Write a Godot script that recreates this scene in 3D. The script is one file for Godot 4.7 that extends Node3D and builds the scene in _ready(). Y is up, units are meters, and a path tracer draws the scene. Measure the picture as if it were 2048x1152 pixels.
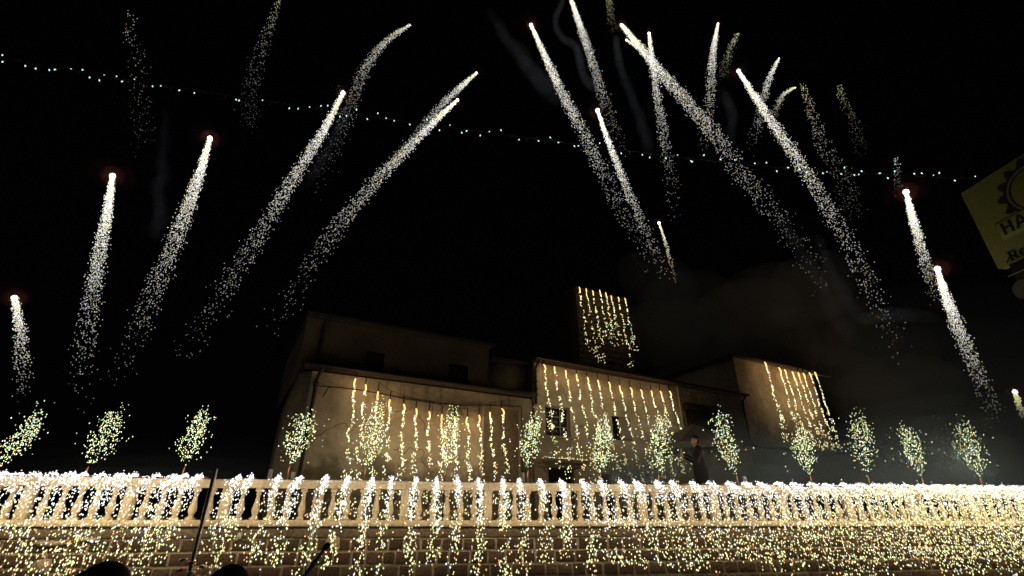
extends Node3D
# Night fireworks over a terrace: a balustrade on a stone retaining wall pours with waterfalls of sparks,
# cascades hang on the house, the tower and the rear block behind it, and comets climb into a black sky.

const FOCAL := 950.0            # of a picture 2048 wide
const EYE := Vector3(0, 1.95, 0)
const RAIL_SLOPE := 0.16        # the balustrade runs away from the viewer to the right
const RAIL_AWAY := 11.5         # its distance straight ahead
const TURN := 0.5149            # the house fronts are turned by 29.5 degrees
const FLOOR := 1.72             # the terrace

var look := Basis()
var rng := RandomNumberGenerator.new()
var taken := {}
var M := {}
var spark_mesh: ArrayMesh
var spark_material: StandardMaterial3D

# ------------------------------------------------------------------ helpers

func ray(px: float, py: float) -> Vector3:
	return (look * Vector3(px - 1024.0, 576.0 - py, -FOCAL)).normalized()

func at(px: float, py: float, away: float) -> Vector3:
	var d := ray(px, py)
	return EYE + d * (away / -d.z)

func on_plane(px: float, py: float, point: Vector3, normal: Vector3) -> Vector3:
	var d := ray(px, py)
	return EYE + d * ((point - EYE).dot(normal) / d.dot(normal))

func numbered(called: String) -> String:
	taken[called] = int(taken.get(called, -1)) + 1
	return called if taken[called] == 0 else "%s_%03d" % [called, taken[called]]

func tag(o: Node3D, label: String, category: String, group := "") -> void:
	o.set_meta("label", label)
	o.set_meta("category", category)
	if group:
		o.set_meta("group", group)

func thing(called: String, label: String, category: String, where := Vector3.ZERO, turn := 0.0, group := "") -> Node3D:
	var o := Node3D.new()
	o.name = numbered(called)
	o.position = where
	o.rotation.y = turn
	add_child(o)
	tag(o, label, category, group)
	return o

func put(called: String, mesh: Mesh, material: Material, parent: Node3D, where := Transform3D()) -> MeshInstance3D:
	var o := MeshInstance3D.new()
	o.mesh = mesh
	o.material_override = material
	o.transform = where
	var n := 0
	var free := called
	while parent != self and parent.has_node(free):
		n += 1
		free = "%s_%03d" % [called, n]
	o.name = numbered(called) if parent == self else free
	parent.add_child(o, true)
	return o

func structure(called: String, mesh: Mesh, material: Material) -> MeshInstance3D:
	var o := put(called, mesh, material, self)
	o.set_meta("kind", "structure")
	return o

func tool() -> SurfaceTool:
	var st := SurfaceTool.new()
	st.begin(Mesh.PRIMITIVE_TRIANGLES)
	return st

func tri(st: SurfaceTool, a: Vector3, b: Vector3, c: Vector3) -> void:
	st.add_vertex(a)
	st.add_vertex(b)
	st.add_vertex(c)

# a, b, c, d run clockwise seen from the front
func quad(st: SurfaceTool, a: Vector3, b: Vector3, c: Vector3, d: Vector3) -> void:
	tri(st, a, b, c)
	tri(st, a, c, d)

# a box with chamfered edges, from its two corners
func box(st: SurfaceTool, lo: Vector3, hi: Vector3, bevel := 0.0, place := Transform3D()) -> void:
	var c := (lo + hi) * 0.5
	var h := (hi - lo).abs() * 0.5
	var e := minf(bevel, minf(h.x, minf(h.y, h.z)) * 0.6)
	var ax := [Vector3.RIGHT, Vector3.UP, Vector3.BACK]
	for k in 3:
		var u: Vector3 = ax[(k + 1) % 3]
		var v: Vector3 = ax[(k + 2) % 3]
		for s in [-1.0, 1.0]:
			var n: Vector3 = ax[k] * s
			var hu := h[(k + 1) % 3] - e
			var hv := h[(k + 2) % 3] - e
			var o := c + n * h[k]
			var q := [o - u * hu - v * hv, o - u * hu + v * hv, o + u * hu + v * hv, o + u * hu - v * hv]
			if s < 0:
				q.reverse()
			quad(st, place * q[0], place * q[1], place * q[2], place * q[3])
	if e <= 0.0:
		return
	for k in 3:                                   # the twelve chamfers
		var w: Vector3 = ax[k]
		var i := (k + 1) % 3
		var j := (k + 2) % 3
		for si in [-1.0, 1.0]:
			for sj in [-1.0, 1.0]:
				var a: Vector3 = c + ax[i] * si * h[i] + ax[j] * sj * (h[j] - e)
				var b: Vector3 = c + ax[i] * si * (h[i] - e) + ax[j] * sj * h[j]
				var l: Vector3 = w * (h[k] - e)
				var q := [a - l, b - l, b + l, a + l]
				if si * sj > 0:
					q.reverse()
				quad(st, place * q[0], place * q[1], place * q[2], place * q[3])
	for sx in [-1.0, 1.0]:
		for sy in [-1.0, 1.0]:
			for sz in [-1.0, 1.0]:
				var s := Vector3(sx, sy, sz)
				var a := c + Vector3(h.x, h.y - e, h.z - e) * s
				var b := c + Vector3(h.x - e, h.y, h.z - e) * s
				var d := c + Vector3(h.x - e, h.y - e, h.z) * s
				if sx * sy * sz > 0:
					tri(st, place * a, place * d, place * b)
				else:
					tri(st, place * a, place * b, place * d)

func bar(st: SurfaceTool, a: Vector3, b: Vector3, w: float, h: float, bevel := 0.0) -> void:
	var y := (b - a).normalized()
	var x := y.cross(Vector3.BACK if absf(y.z) < 0.8 else Vector3.RIGHT).normalized()
	var z := x.cross(y)
	box(st, Vector3(-w / 2, 0, -h / 2), Vector3(w / 2, (b - a).length(), h / 2), bevel, Transform3D(Basis(x, y, z), a))

func tube(st: SurfaceTool, path: Array, radii: Array, sides := 8) -> void:
	st.set_smooth_group(1)
	var rings := []
	for i in path.size():
		var before: Vector3 = path[maxi(i - 1, 0)]
		var after: Vector3 = path[mini(i + 1, path.size() - 1)]
		var y := (after - before).normalized()
		var x := y.cross(Vector3.BACK if absf(y.z) < 0.8 else Vector3.RIGHT).normalized()
		var z := x.cross(y)
		var r: float = radii[mini(i, radii.size() - 1)]
		var ring := []
		for k in sides:
			var t := TAU * k / sides
			ring.append(path[i] + (x * cos(t) + z * sin(t)) * r)
		rings.append(ring)
	for i in path.size() - 1:
		for k in sides:
			var m := (k + 1) % sides
			quad(st, rings[i][k], rings[i][m], rings[i + 1][m], rings[i + 1][k])
	st.set_smooth_group(-1)
	for k in range(1, sides - 1):
		tri(st, rings[0][0], rings[0][k + 1], rings[0][k])
		var e: Array = rings[-1]
		tri(st, e[0], e[k], e[k + 1])

# profile: Vector2(radius, height) from the bottom to the top
func lathe(st: SurfaceTool, profile: Array, sides := 12) -> void:
	var path := []
	var radii := []
	for p in profile:
		path.append(Vector3(0, p.y, 0))
		radii.append(p.x)
	tube(st, path, radii, sides)

func done(st: SurfaceTool) -> ArrayMesh:
	st.generate_normals()
	return st.commit()

func box_mesh(lo: Vector3, hi: Vector3, bevel := 0.0) -> ArrayMesh:
	var st := tool()
	box(st, lo, hi, bevel)
	return done(st)

# a wall sheet facing +z at z = 0 with openings (Rect2), reveals DEEP into it; uv spans the sheet
func wall_sheet(w: float, y0: float, y1: float, holes: Array, deep := 0.18) -> ArrayMesh:
	var st := tool()
	var xs := [0.0, w]
	var ys := [y0, y1]
	for r in holes:
		xs.append_array([r.position.x, r.end.x])
		ys.append_array([r.position.y, r.end.y])
	xs.sort()
	ys.sort()
	for i in xs.size() - 1:
		for j in ys.size() - 1:
			var c := Vector2((xs[i] + xs[i + 1]) / 2, (ys[j] + ys[j + 1]) / 2)
			if xs[i + 1] - xs[i] < 1e-4 or ys[j + 1] - ys[j] < 1e-4 or holes.any(func(r): return r.has_point(c)):
				continue
			for p in [[xs[i], ys[j]], [xs[i], ys[j + 1]], [xs[i + 1], ys[j + 1]], [xs[i], ys[j]], [xs[i + 1], ys[j + 1]], [xs[i + 1], ys[j]]]:
				st.set_uv(Vector2(p[0] / w, 1.0 - (p[1] - y0) / (y1 - y0)))
				st.add_vertex(Vector3(p[0], p[1], 0))
	for r in holes:
		var a := Vector3(r.position.x, r.position.y, 0)
		var b := Vector3(r.position.x, r.end.y, 0)
		var c := Vector3(r.end.x, r.end.y, 0)
		var d := Vector3(r.end.x, r.position.y, 0)
		var k := Vector3(0, 0, -deep)
		st.set_uv(Vector2(0.5, 0.5))
		for e in [[a, b], [b, c], [c, d], [d, a]]:
			quad(st, e[0], e[0] + k, e[1] + k, e[1])
	return done(st)

# ------------------------------------------------------------------ materials

func noise_texture(freq: float, octaves: int, ramp: Array, number: int, normal := 0.0, side := 512) -> NoiseTexture2D:
	var n := FastNoiseLite.new()
	n.noise_type = FastNoiseLite.TYPE_SIMPLEX_SMOOTH
	n.frequency = freq
	n.fractal_octaves = octaves
	n.seed = number
	var t := NoiseTexture2D.new()
	t.noise = n
	t.width = side
	t.height = side
	t.seamless = true
	if normal > 0.0:
		t.as_normal_map = true
		t.bump_strength = normal
	else:
		var g := Gradient.new()
		g.offsets = PackedFloat32Array([0.0, 0.5, 1.0])
		g.colors = PackedColorArray(ramp)
		t.color_ramp = g
	return t

func lin(r: float, g: float, b: float) -> Color:
	return Color(r, g, b).linear_to_srgb()

func surface(ramp: Array, scale: float, number: int, rough := 0.9, bump := 4.0, freq := 0.02) -> StandardMaterial3D:
	var m := StandardMaterial3D.new()
	m.albedo_texture = noise_texture(freq, 5, ramp, number)
	m.normal_enabled = true
	m.normal_texture = noise_texture(freq * 3.0, 4, [], number + 50, bump)
	m.normal_scale = 0.7
	m.uv1_triplanar = true
	m.uv1_world_triplanar = true
	m.uv1_scale = Vector3.ONE * scale
	m.roughness = rough
	return m

func plain(c: Color, rough := 0.7, metal := 0.0) -> StandardMaterial3D:
	var m := StandardMaterial3D.new()
	m.albedo_color = c
	m.roughness = rough
	m.metallic = metal
	return m

func glowing(c: Color, energy: float) -> StandardMaterial3D:
	var m := plain(Color(0.1, 0.1, 0.1))
	m.emission_enabled = true
	m.emission = c
	m.emission_energy_multiplier = energy
	return m

# old plaster: blotches, damp that climbs from the foot, hairline cracks and runs below the eaves
func plaster(w: float, h: float, base: Vector3, damp: float, cracks: int, number: int) -> StandardMaterial3D:
	var px := 56.0
	var nx := int(w * px)
	var ny := int(h * px)
	var a := FastNoiseLite.new()
	a.seed = number
	a.frequency = 0.6
	a.fractal_octaves = 5
	var b := FastNoiseLite.new()
	b.seed = number + 7
	b.frequency = 3.5
	b.fractal_octaves = 4
	var im := Image.create(nx, ny, false, Image.FORMAT_RGB8)
	for j in ny:
		var y := h - j / px
		for i in nx:
			var x := i / px
			var big := a.get_noise_2d(x, y)
			var small := b.get_noise_2d(x, y)
			var k := 1.0 + 0.32 * big + 0.14 * small
			var wet := smoothstep(damp + 0.5, damp - 0.35, y + 1.1 * big + 0.35 * small)
			wet *= 0.75 + 0.5 * small
			var run := smoothstep(0.15, 0.5, a.get_noise_2d(x * 4.0, y * 0.35 + 40.0)) * smoothstep(h - 2.0, h, y)
			var flake := smoothstep(0.22, 0.30, b.get_noise_2d(x * 0.5 + 60.0, y * 0.5)) * smoothstep(damp + 1.2, damp - 0.2, y)
			var c := base * k
			c = c.lerp(Vector3(0.10, 0.075, 0.05), clampf(wet * 0.95, 0, 0.9))
			c = c.lerp(Vector3(0.16, 0.12, 0.085), clampf(run * 0.5 + flake * 0.6, 0, 0.8))
			im.set_pixel(i, j, lin(c.x, c.y, c.z))
	var r := RandomNumberGenerator.new()
	r.seed = number
	for n in cracks:
		var p := Vector2(r.randf_range(0.02, 0.5) * nx, r.randf_range(0.1, 0.7) * ny)
		var t := r.randf_range(-0.6, 1.4)
		for s in int(r.randf_range(60, 150)):
			t += r.randfn(0, 0.28)
			t = lerpf(t, 0.7, 0.04)
			p += Vector2(cos(t), sin(t))
			if p.x < 1 or p.y < 1 or p.x > nx - 2 or p.y > ny - 2:
				break
			im.set_pixel(int(p.x), int(p.y), lin(0.09, 0.065, 0.045))
	var m := StandardMaterial3D.new()
	m.albedo_texture = ImageTexture.create_from_image(im)
	m.normal_enabled = true
	m.normal_texture = noise_texture(0.03, 5, [], number + 90, 5.0)
	m.normal_scale = 0.5
	m.uv2_triplanar = false
	m.roughness = 0.93
	return m

# ------------------------------------------------------------------ sparks

func sparks(called: String, parent: Node3D, places: Array, colors: Array) -> void:
	var mm := MultiMesh.new()
	mm.transform_format = MultiMesh.TRANSFORM_3D
	mm.use_colors = true
	mm.mesh = spark_mesh
	mm.instance_count = places.size()
	for i in places.size():
		mm.set_instance_transform(i, places[i])
		mm.set_instance_color(i, colors[i])
	var o := MultiMeshInstance3D.new()
	o.name = called
	o.multimesh = mm
	o.material_override = spark_material
	o.set_meta("kind", "stuff")
	parent.add_child(o, true)

# one ember of radius r, drawn out along its way
func ember(p: Vector3, r: float, way := Vector3.UP, long := 1.3) -> Transform3D:
	var y := way.normalized()
	var x := y.cross(Vector3.BACK if absf(y.z) < 0.8 else Vector3.RIGHT).normalized()
	return Transform3D(Basis(x * r, y * r * long, x.cross(y) * r), p)

func hot(bright: float, warm: float) -> Color:
	var k := rng.randf()
	var c := Color(1.0, 0.97, 1.0)
	if k < warm * 0.50:
		c = Color(1.0, 0.92, 0.46)
	elif k < warm * 0.80:
		c = Color(0.78, 1.0, 0.44)
	elif k < warm:
		c = Color(1.0, 0.55, 0.22)
	elif k < warm + 0.10:
		c = Color(0.72, 0.82, 1.0)
	var b := bright * rng.randf_range(0.55, 1.25)
	return Color(c.r * b, c.g * b, c.b * b)

func lamp(parent: Node3D, where: Vector3, color: Color, energy: float, size := 0.05) -> void:
	var l := OmniLight3D.new()
	l.name = "glow_light"
	l.position = where
	l.light_color = color
	l.light_energy = energy
	l.light_size = size
	l.omni_range = 60.0
	l.omni_attenuation = 2.0
	l.shadow_enabled = true
	parent.add_child(l, true)

# ------------------------------------------------------------------ the scene

func _ready() -> void:
	rng.seed = 20
	look = Basis(Vector3.RIGHT, deg_to_rad(25.5)) * Basis(Vector3.BACK, 0.003)
	var cam := Camera3D.new()
	cam.name = "camera"
	cam.transform = Transform3D(look, EYE)
	cam.fov = rad_to_deg(2.0 * atan(576.0 / FOCAL))
	cam.near = 0.1
	cam.far = 900.0
	add_child(cam)
	cam.current = true

	var sky_material := ProceduralSkyMaterial.new()
	sky_material.sky_top_color = lin(0.0004, 0.0004, 0.0006)
	sky_material.sky_horizon_color = lin(0.0009, 0.0008, 0.0008)
	sky_material.ground_bottom_color = lin(0.0004, 0.0004, 0.0004)
	sky_material.ground_horizon_color = lin(0.0008, 0.0007, 0.0007)
	var e := Environment.new()
	e.background_mode = Environment.BG_SKY
	e.sky = Sky.new()
	e.sky.sky_material = sky_material
	e.tonemap_mode = Environment.TONE_MAPPER_LINEAR
	e.tonemap_exposure = 1.0
	e.sdfgi_enabled = true
	e.ssao_enabled = true
	e.ssil_enabled = true
	e.volumetric_fog_enabled = true
	e.volumetric_fog_density = 0.0
	var we := WorldEnvironment.new()
	we.name = "environment"
	we.environment = e
	add_child(we)
	var moon := DirectionalLight3D.new()
	moon.name = "moon_light"
	moon.light_color = Color(0.85, 0.9, 1.0)
	moon.light_energy = 0.002
	moon.light_angular_distance = 0.5
	moon.rotation = Vector3(deg_to_rad(-40), deg_to_rad(-30), 0)
	moon.shadow_enabled = true
	add_child(moon)

	make_materials()
	ground_and_terrace()
	retaining_wall()
	balustrade()
	house()
	house_wing()
	rear_block()
	bell_tower()
	low_annexe()
	terrace_things()
	waterfalls()
	fountains()
	cascades()
	comets()
	string_lights()
	hanging_sign()
	street_things()
	people()
	smoke()

func make_materials() -> void:
	spark_material = StandardMaterial3D.new()
	spark_material.shading_mode = BaseMaterial3D.SHADING_MODE_UNSHADED
	spark_material.vertex_color_use_as_albedo = true
	var st := tool()
	var v := [Vector3.UP, Vector3.RIGHT, Vector3.BACK, Vector3.LEFT, Vector3.FORWARD, Vector3.DOWN]
	for k in 4:
		tri(st, v[0], v[1 + (k + 1) % 4], v[1 + k])
		tri(st, v[5], v[1 + k], v[1 + (k + 1) % 4])
	spark_mesh = done(st)
	M.asphalt = surface([lin(0.03, 0.03, 0.032), lin(0.05, 0.05, 0.05), lin(0.075, 0.072, 0.07)], 0.4, 3)
	M.paving = surface([lin(0.16, 0.14, 0.12), lin(0.22, 0.19, 0.16), lin(0.28, 0.25, 0.21)], 0.5, 5)
	M.mortar = surface([lin(0.28, 0.215, 0.15), lin(0.40, 0.315, 0.225), lin(0.50, 0.41, 0.30)], 1.1, 7, 0.95, 9.0)
	M.stones = []
	for k in 5:
		var t: float = [0.85, 1.1, 0.7, 1.3, 0.95][k]
		var w: float = [1.0, 0.92, 1.06, 1.0, 0.86][k]
		M.stones.append(surface([lin(0.045 * t, 0.028 * t * w, 0.016 * t), lin(0.105 * t, 0.068 * t * w, 0.042 * t), lin(0.20 * t, 0.14 * t * w, 0.09 * t)], 1.3, 11 + k, 0.95, 12.0, 0.03))
	M.coping = surface([lin(0.10, 0.075, 0.05), lin(0.17, 0.13, 0.09), lin(0.24, 0.19, 0.14)], 0.9, 21, 0.95, 8.0)
	M.cream = surface([lin(0.38, 0.31, 0.20), lin(0.56, 0.47, 0.325), lin(0.66, 0.565, 0.41)], 1.1, 23, 0.75, 3.0)
	M.trim = surface([lin(0.30, 0.25, 0.19), lin(0.40, 0.34, 0.26), lin(0.48, 0.41, 0.32)], 0.9, 27)
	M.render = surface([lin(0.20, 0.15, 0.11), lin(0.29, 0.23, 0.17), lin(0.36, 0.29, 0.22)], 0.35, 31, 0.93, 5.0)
	M.tile = surface([lin(0.04, 0.028, 0.021), lin(0.07, 0.048, 0.035), lin(0.10, 0.07, 0.05)], 0.9, 33)
	M.pipe = plain(lin(0.016, 0.012, 0.01), 0.6)
	M.cable = plain(lin(0.02, 0.018, 0.016), 0.8)
	M.frame = plain(lin(0.42, 0.38, 0.31), 0.6)
	M.glass = plain(lin(0.015, 0.016, 0.018), 0.12)
	M.glass.metallic_specular = 0.6
	M.dark_wood = surface([lin(0.02, 0.014, 0.01), lin(0.035, 0.026, 0.018), lin(0.05, 0.036, 0.026)], 1.5, 37)
	M.shutter = surface([lin(0.22, 0.19, 0.15), lin(0.28, 0.24, 0.19), lin(0.34, 0.29, 0.23)], 1.2, 39)
	M.canvas = surface([lin(0.30, 0.27, 0.23), lin(0.38, 0.34, 0.29), lin(0.45, 0.41, 0.35)], 0.8, 41, 0.9, 2.0)
	M.steel = surface([lin(0.24, 0.22, 0.19), lin(0.32, 0.30, 0.27), lin(0.40, 0.37, 0.33)], 1.5, 43, 0.5, 2.0)
	M.card = plain(lin(0.30, 0.2, 0.12), 0.8)
	M.sign_grey = plain(lin(0.17, 0.18, 0.15), 0.7)
	M.black = plain(lin(0.008, 0.008, 0.009), 0.7)
	M.white = plain(lin(0.55, 0.52, 0.47), 0.7)
	M.flame = glowing(Color(1.0, 0.82, 0.50), 1.9)
	M.flare = glowing(Color(1.0, 0.97, 1.0), 3.0)
	M.ember_flame = glowing(Color(1.0, 0.66, 0.45), 0.5)
	M.comet = glowing(Color(1.0, 0.95, 0.92), 8.0)
	M.led = glowing(Color(0.76, 1.0, 0.95), 1.5)

# ------------------------------------------------------------------ ground, wall, balustrade

# a point on the balustrade's line: x straight across, out towards the viewer
func rail_point(x: float, y: float, out := 0.0) -> Vector3:
	var n := Vector3(RAIL_SLOPE, 0, 1).normalized()
	return Vector3(x, y, -(RAIL_AWAY + RAIL_SLOPE * x)) + n * out

func rail_turn() -> float:
	return atan(RAIL_SLOPE)

func ground_and_terrace() -> void:
	structure("ground", box_mesh(Vector3(-400, -0.4, -600), Vector3(400, 0, 200)), M.asphalt)
	var st := tool()
	var f := rail_point(0, 0, -0.16)
	box(st, Vector3(-60, 0.02, -70), Vector3(80, FLOOR, 0), 0.0, Transform3D(Basis(Vector3.UP, rail_turn()), f))
	structure("terrace", done(st), M.paving)

func stone_shape(number: int) -> ArrayMesh:
	# a quarry-faced block, unit size, its face +z
	var r := RandomNumberGenerator.new()
	r.seed = number
	var st := tool()
	var g := []
	for j in 4:
		var row := []
		for i in 4:
			var edge := i == 0 or j == 0 or i == 3 or j == 3
			var x: float = [-0.5, -0.2, 0.2, 0.5][i] + (r.randf_range(-0.05, 0.05) if not edge else r.randf_range(-0.025, 0.025))
			var y: float = [-0.5, -0.2, 0.2, 0.5][j] + (r.randf_range(-0.05, 0.05) if not edge else r.randf_range(-0.04, 0.04))
			row.append(Vector3(x, y, 0.35 + r.randf_range(0.0, 0.1) if edge else r.randf_range(0.65, 1.0)))
		g.append(row)
	for j in 3:
		for i in 3:
			quad(st, g[j][i], g[j + 1][i], g[j + 1][i + 1], g[j][i + 1])
	var rim := []
	for i in 3: rim.append(g[0][i])
	for j in 3: rim.append(g[j][3])
	for i in 3: rim.append(g[3][3 - i])
	for j in 3: rim.append(g[3 - j][0])
	for k in rim.size():
		var a: Vector3 = rim[k]
		var b: Vector3 = rim[(k + 1) % rim.size()]
		quad(st, a, b, Vector3(b.x, b.y, -0.3), Vector3(a.x, a.y, -0.3))
	return done(st)

func retaining_wall() -> void:
	var t := thing("retaining_wall", "brown block stone retaining wall with pale joints beneath the cream balustrade", "wall", rail_point(0, 0), rail_turn())
	put("mortar_bed", box_mesh(Vector3(-16, 0, -0.1), Vector3(24, 1.715, 0.0)), M.mortar, t)
	var shapes := []
	for k in 7:
		shapes.append(stone_shape(100 + k))
	# the long blocks of the top course, under the balustrade
	var x := -14.0
	while x < 18.0:
		var w := rng.randf_range(0.95, 1.7)
		var m := box_mesh(Vector3(-w / 2 + 0.008, -0.095, -0.03), Vector3(w / 2 - 0.008, 0.095, 0.035 + rng.randf_range(0, 0.012)), 0.012)
		put("coping_block", m, M.coping, t, Transform3D(Basis(Vector3.BACK, rng.randf_range(-0.003, 0.003)), Vector3(x + w / 2, 1.615, 0)))
		x += w
	var top := 1.505
	var rows := [0.235, 0.245, 0.24, 0.25, 0.25, 0.23]
	for j in rows.size():
		var h: float = rows[j]
		x = -13.0 - rng.randf() * 0.3
		while x < 17.0:
			var w := rng.randf_range(0.24, 0.46)
			var near := absf(x) < 15
			var b := Basis.from_scale(Vector3(w - rng.randf_range(0.035, 0.06), h - rng.randf_range(0.035, 0.055), 0.03 + rng.randf_range(0.0, 0.018)))
			b = Basis(Vector3.BACK, rng.randf_range(-0.02, 0.02)) * b
			if near and j < 4:
				put("stone", shapes[rng.randi() % 7], M.stones[rng.randi() % 5], t, Transform3D(b, Vector3(x + w / 2, top - h / 2, 0.0)))
			x += w
		top -= h
	# smears of cement and scraps of paper on the stones
	for s in [[-8.75, 1.43, 0.55, 0.10, 0], [-8.1, 1.50, 0.34, 0.07, 0], [-8.75, 1.05, 0.32, 0.26, 1], [-3.65, 1.42, 0.30, 0.27, 1], [-5.45, 1.55, 0.09, 0.13, 2], [-8.45, 0.93, 0.22, 0.05, 0]]:
		var st := tool()
		var c := Vector3(s[0], s[1], 0.058)
		var n := 14
		var rim := []
		for k in n:
			var q := TAU * k / n
			var rr := rng.randf_range(0.8, 1.1)
			var sq := pow(pow(absf(cos(q)), 5.0) + pow(absf(sin(q)), 5.0), -0.2)
			rim.append(c + Vector3(cos(q) * sq * s[2] / 2 * rr, sin(q) * sq * s[3] / 2 * rr, 0))
		for k in n:
			var a: Vector3 = rim[k]
			var b: Vector3 = rim[(k + 1) % n]
			tri(st, c + Vector3(0, 0, 0.012), b, a)
			quad(st, a, b, b - Vector3(0, 0, 0.06), a - Vector3(0, 0, 0.06))
		put("cement_smear" if s[4] < 2 else "paper_scrap", done(st), M.mortar if s[4] == 1 else M.white if s[4] == 2 else M.trim, t)

func pier_x(k: float) -> float:
	# fitted to the thirteen piers in view
	return -9.3 + 1.757 * k

func balustrade() -> void:
	var t := thing("balustrade", "cream stone balustrade with turned balusters and square piers along the terrace edge", "balustrade", rail_point(0, FLOOR), rail_turn())
	t.scale = Vector3(1, 0.925, 1)
	var k := 1.0 / cos(rail_turn())
	var st: SurfaceTool
	var sec := [Vector2(-0.10, 0.765), Vector2(-0.10, 0.80), Vector2(-0.135, 0.835), Vector2(-0.135, 0.865), Vector2(-0.15, 0.88), Vector2(-0.15, 0.925), Vector2(-0.135, 0.94), Vector2(0.135, 0.94), Vector2(0.15, 0.925), Vector2(0.15, 0.88), Vector2(0.135, 0.865), Vector2(0.135, 0.835), Vector2(0.10, 0.80), Vector2(0.10, 0.765)]
	for n in range(-2, 15):
		var xa := pier_x(n) * k + 0.004
		var xb := pier_x(n + 1) * k - 0.004
		var sink := Transform3D(Basis(Vector3.BACK, rng.randf_range(-0.002, 0.002)), Vector3(0, rng.randf_range(-0.004, 0.003), rng.randf_range(-0.004, 0.004)))
		st = tool()
		box(st, Vector3(xa, 0.0, -0.13), Vector3(xb, 0.125, 0.13), 0.012)
		put("bottom_rail", done(st), M.cream, t)
		# the top rail: a moulded section drawn along
		st = tool()
		for i in sec.size():
			var a: Vector2 = sec[i]
			var b: Vector2 = sec[(i + 1) % sec.size()]
			quad(st, Vector3(xa, a.y, a.x), Vector3(xa, b.y, b.x), Vector3(xb, b.y, b.x), Vector3(xb, a.y, a.x))
		for i in range(1, sec.size() - 1):
			for x in [xa, xb]:
				var q := [Vector3(x, sec[0].y, sec[0].x), Vector3(x, sec[i].y, sec[i].x), Vector3(x, sec[i + 1].y, sec[i + 1].x)]
				if x == xa:
					tri(st, q[0], q[2], q[1])
				else:
					tri(st, q[0], q[1], q[2])
		put("top_rail", done(st), M.cream, t, sink)
	var pier := box_mesh(Vector3(-0.085, 0.125, -0.09), Vector3(0.085, 0.765, 0.09), 0.008)
	st = tool()
	box(st, Vector3(-0.07, 0.125, -0.07), Vector3(0.07, 0.17, 0.07), 0.006)
	box(st, Vector3(-0.062, 0.70, -0.062), Vector3(0.062, 0.765, 0.062), 0.006)
	lathe(st, [Vector2(0.058, 0.17), Vector2(0.062, 0.185), Vector2(0.05, 0.20), Vector2(0.04, 0.215), Vector2(0.055, 0.245), Vector2(0.072, 0.29), Vector2(0.076, 0.33), Vector2(0.068, 0.39), Vector2(0.052, 0.46), Vector2(0.040, 0.53), Vector2(0.034, 0.595), Vector2(0.034, 0.625), Vector2(0.05, 0.635), Vector2(0.05, 0.65), Vector2(0.038, 0.66), Vector2(0.05, 0.685), Vector2(0.058, 0.70)], 14)
	var baluster := done(st)
	for n in range(-2, 16):
		put("pier", pier, M.cream, t, Transform3D(Basis(), Vector3(pier_x(n) * k, 0, 0)))
		for i in range(1, 6):
			put("baluster", baluster, M.cream, t, Transform3D(Basis(Vector3.UP, 0.0), Vector3(pier_x(n + i / 6.0) * k, 0, 0)))

# ------------------------------------------------------------------ buildings

func facade_at(along: float, out := 0.0, y := 0.0) -> Vector3:
	return Vector3(-6.43, y, -15.0) + Basis(Vector3.UP, TURN) * Vector3(along, 0, out)

# where a pixel's ray meets the plane OUT before the long front: (along, height)
func on_front(px: float, py: float, out := 0.0) -> Vector2:
	var p := on_plane(px, py, facade_at(0, out), Basis(Vector3.UP, TURN).z)
	var l := Basis(Vector3.UP, TURN).inverse() * (p - facade_at(0))
	return Vector2(l.x, p.y)

func shell(st: SurfaceTool, w: float, y0: float, y1: float, d: float, floor_too := false) -> void:
	# sides, back and top of a block whose front is a sheet of its own
	quad(st, Vector3(0, y0, -d), Vector3(0, y1, -d), Vector3(0, y1, 0), Vector3(0, y0, 0))
	quad(st, Vector3(w, y0, 0), Vector3(w, y1, 0), Vector3(w, y1, -d), Vector3(w, y0, -d))
	quad(st, Vector3(w, y0, -d), Vector3(w, y1, -d), Vector3(0, y1, -d), Vector3(0, y0, -d))
	quad(st, Vector3(0, y1, 0), Vector3(0, y1, -d), Vector3(w, y1, -d), Vector3(w, y1, 0))
	if floor_too:
		quad(st, Vector3(0, y0, 0), Vector3(w, y0, 0), Vector3(w, y0, -d), Vector3(0, y0, -d))

func window(parent: Node3D, r: Rect2, z: float, cols: int, rows: int, frame: Material) -> void:
	var st := tool()
	var f := 0.05
	var a := r.position
	var b := r.end
	box(st, Vector3(a.x, a.y, z), Vector3(a.x + f, b.y, z + 0.05))
	box(st, Vector3(b.x - f, a.y, z), Vector3(b.x, b.y, z + 0.05))
	box(st, Vector3(a.x + f, a.y, z), Vector3(b.x - f, a.y + f, z + 0.05))
	box(st, Vector3(a.x + f, b.y - f, z), Vector3(b.x - f, b.y, z + 0.05))
	for i in range(1, cols):
		var x := lerpf(a.x, b.x, float(i) / cols)
		box(st, Vector3(x - 0.018, a.y + f, z + 0.005), Vector3(x + 0.018, b.y - f, z + 0.045))
	for j in range(1, rows):
		var y := lerpf(a.y, b.y, float(j) / rows)
		box(st, Vector3(a.x + f, y - 0.018, z + 0.008), Vector3(b.x - f, y + 0.018, z + 0.042))
	var w := put("window", done(st), frame, parent)
	for i in cols:
		for j in rows:
			var x0 := lerpf(a.x, b.x, float(i) / cols)
			var x1 := lerpf(a.x, b.x, (i + 1.0) / cols)
			var y0 := lerpf(a.y, b.y, float(j) / rows)
			var y1 := lerpf(a.y, b.y, (j + 1.0) / rows)
			put("pane", box_mesh(Vector3(x0, y0, z + 0.012), Vector3(x1, y1, z + 0.018)), M.glass, w)

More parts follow.
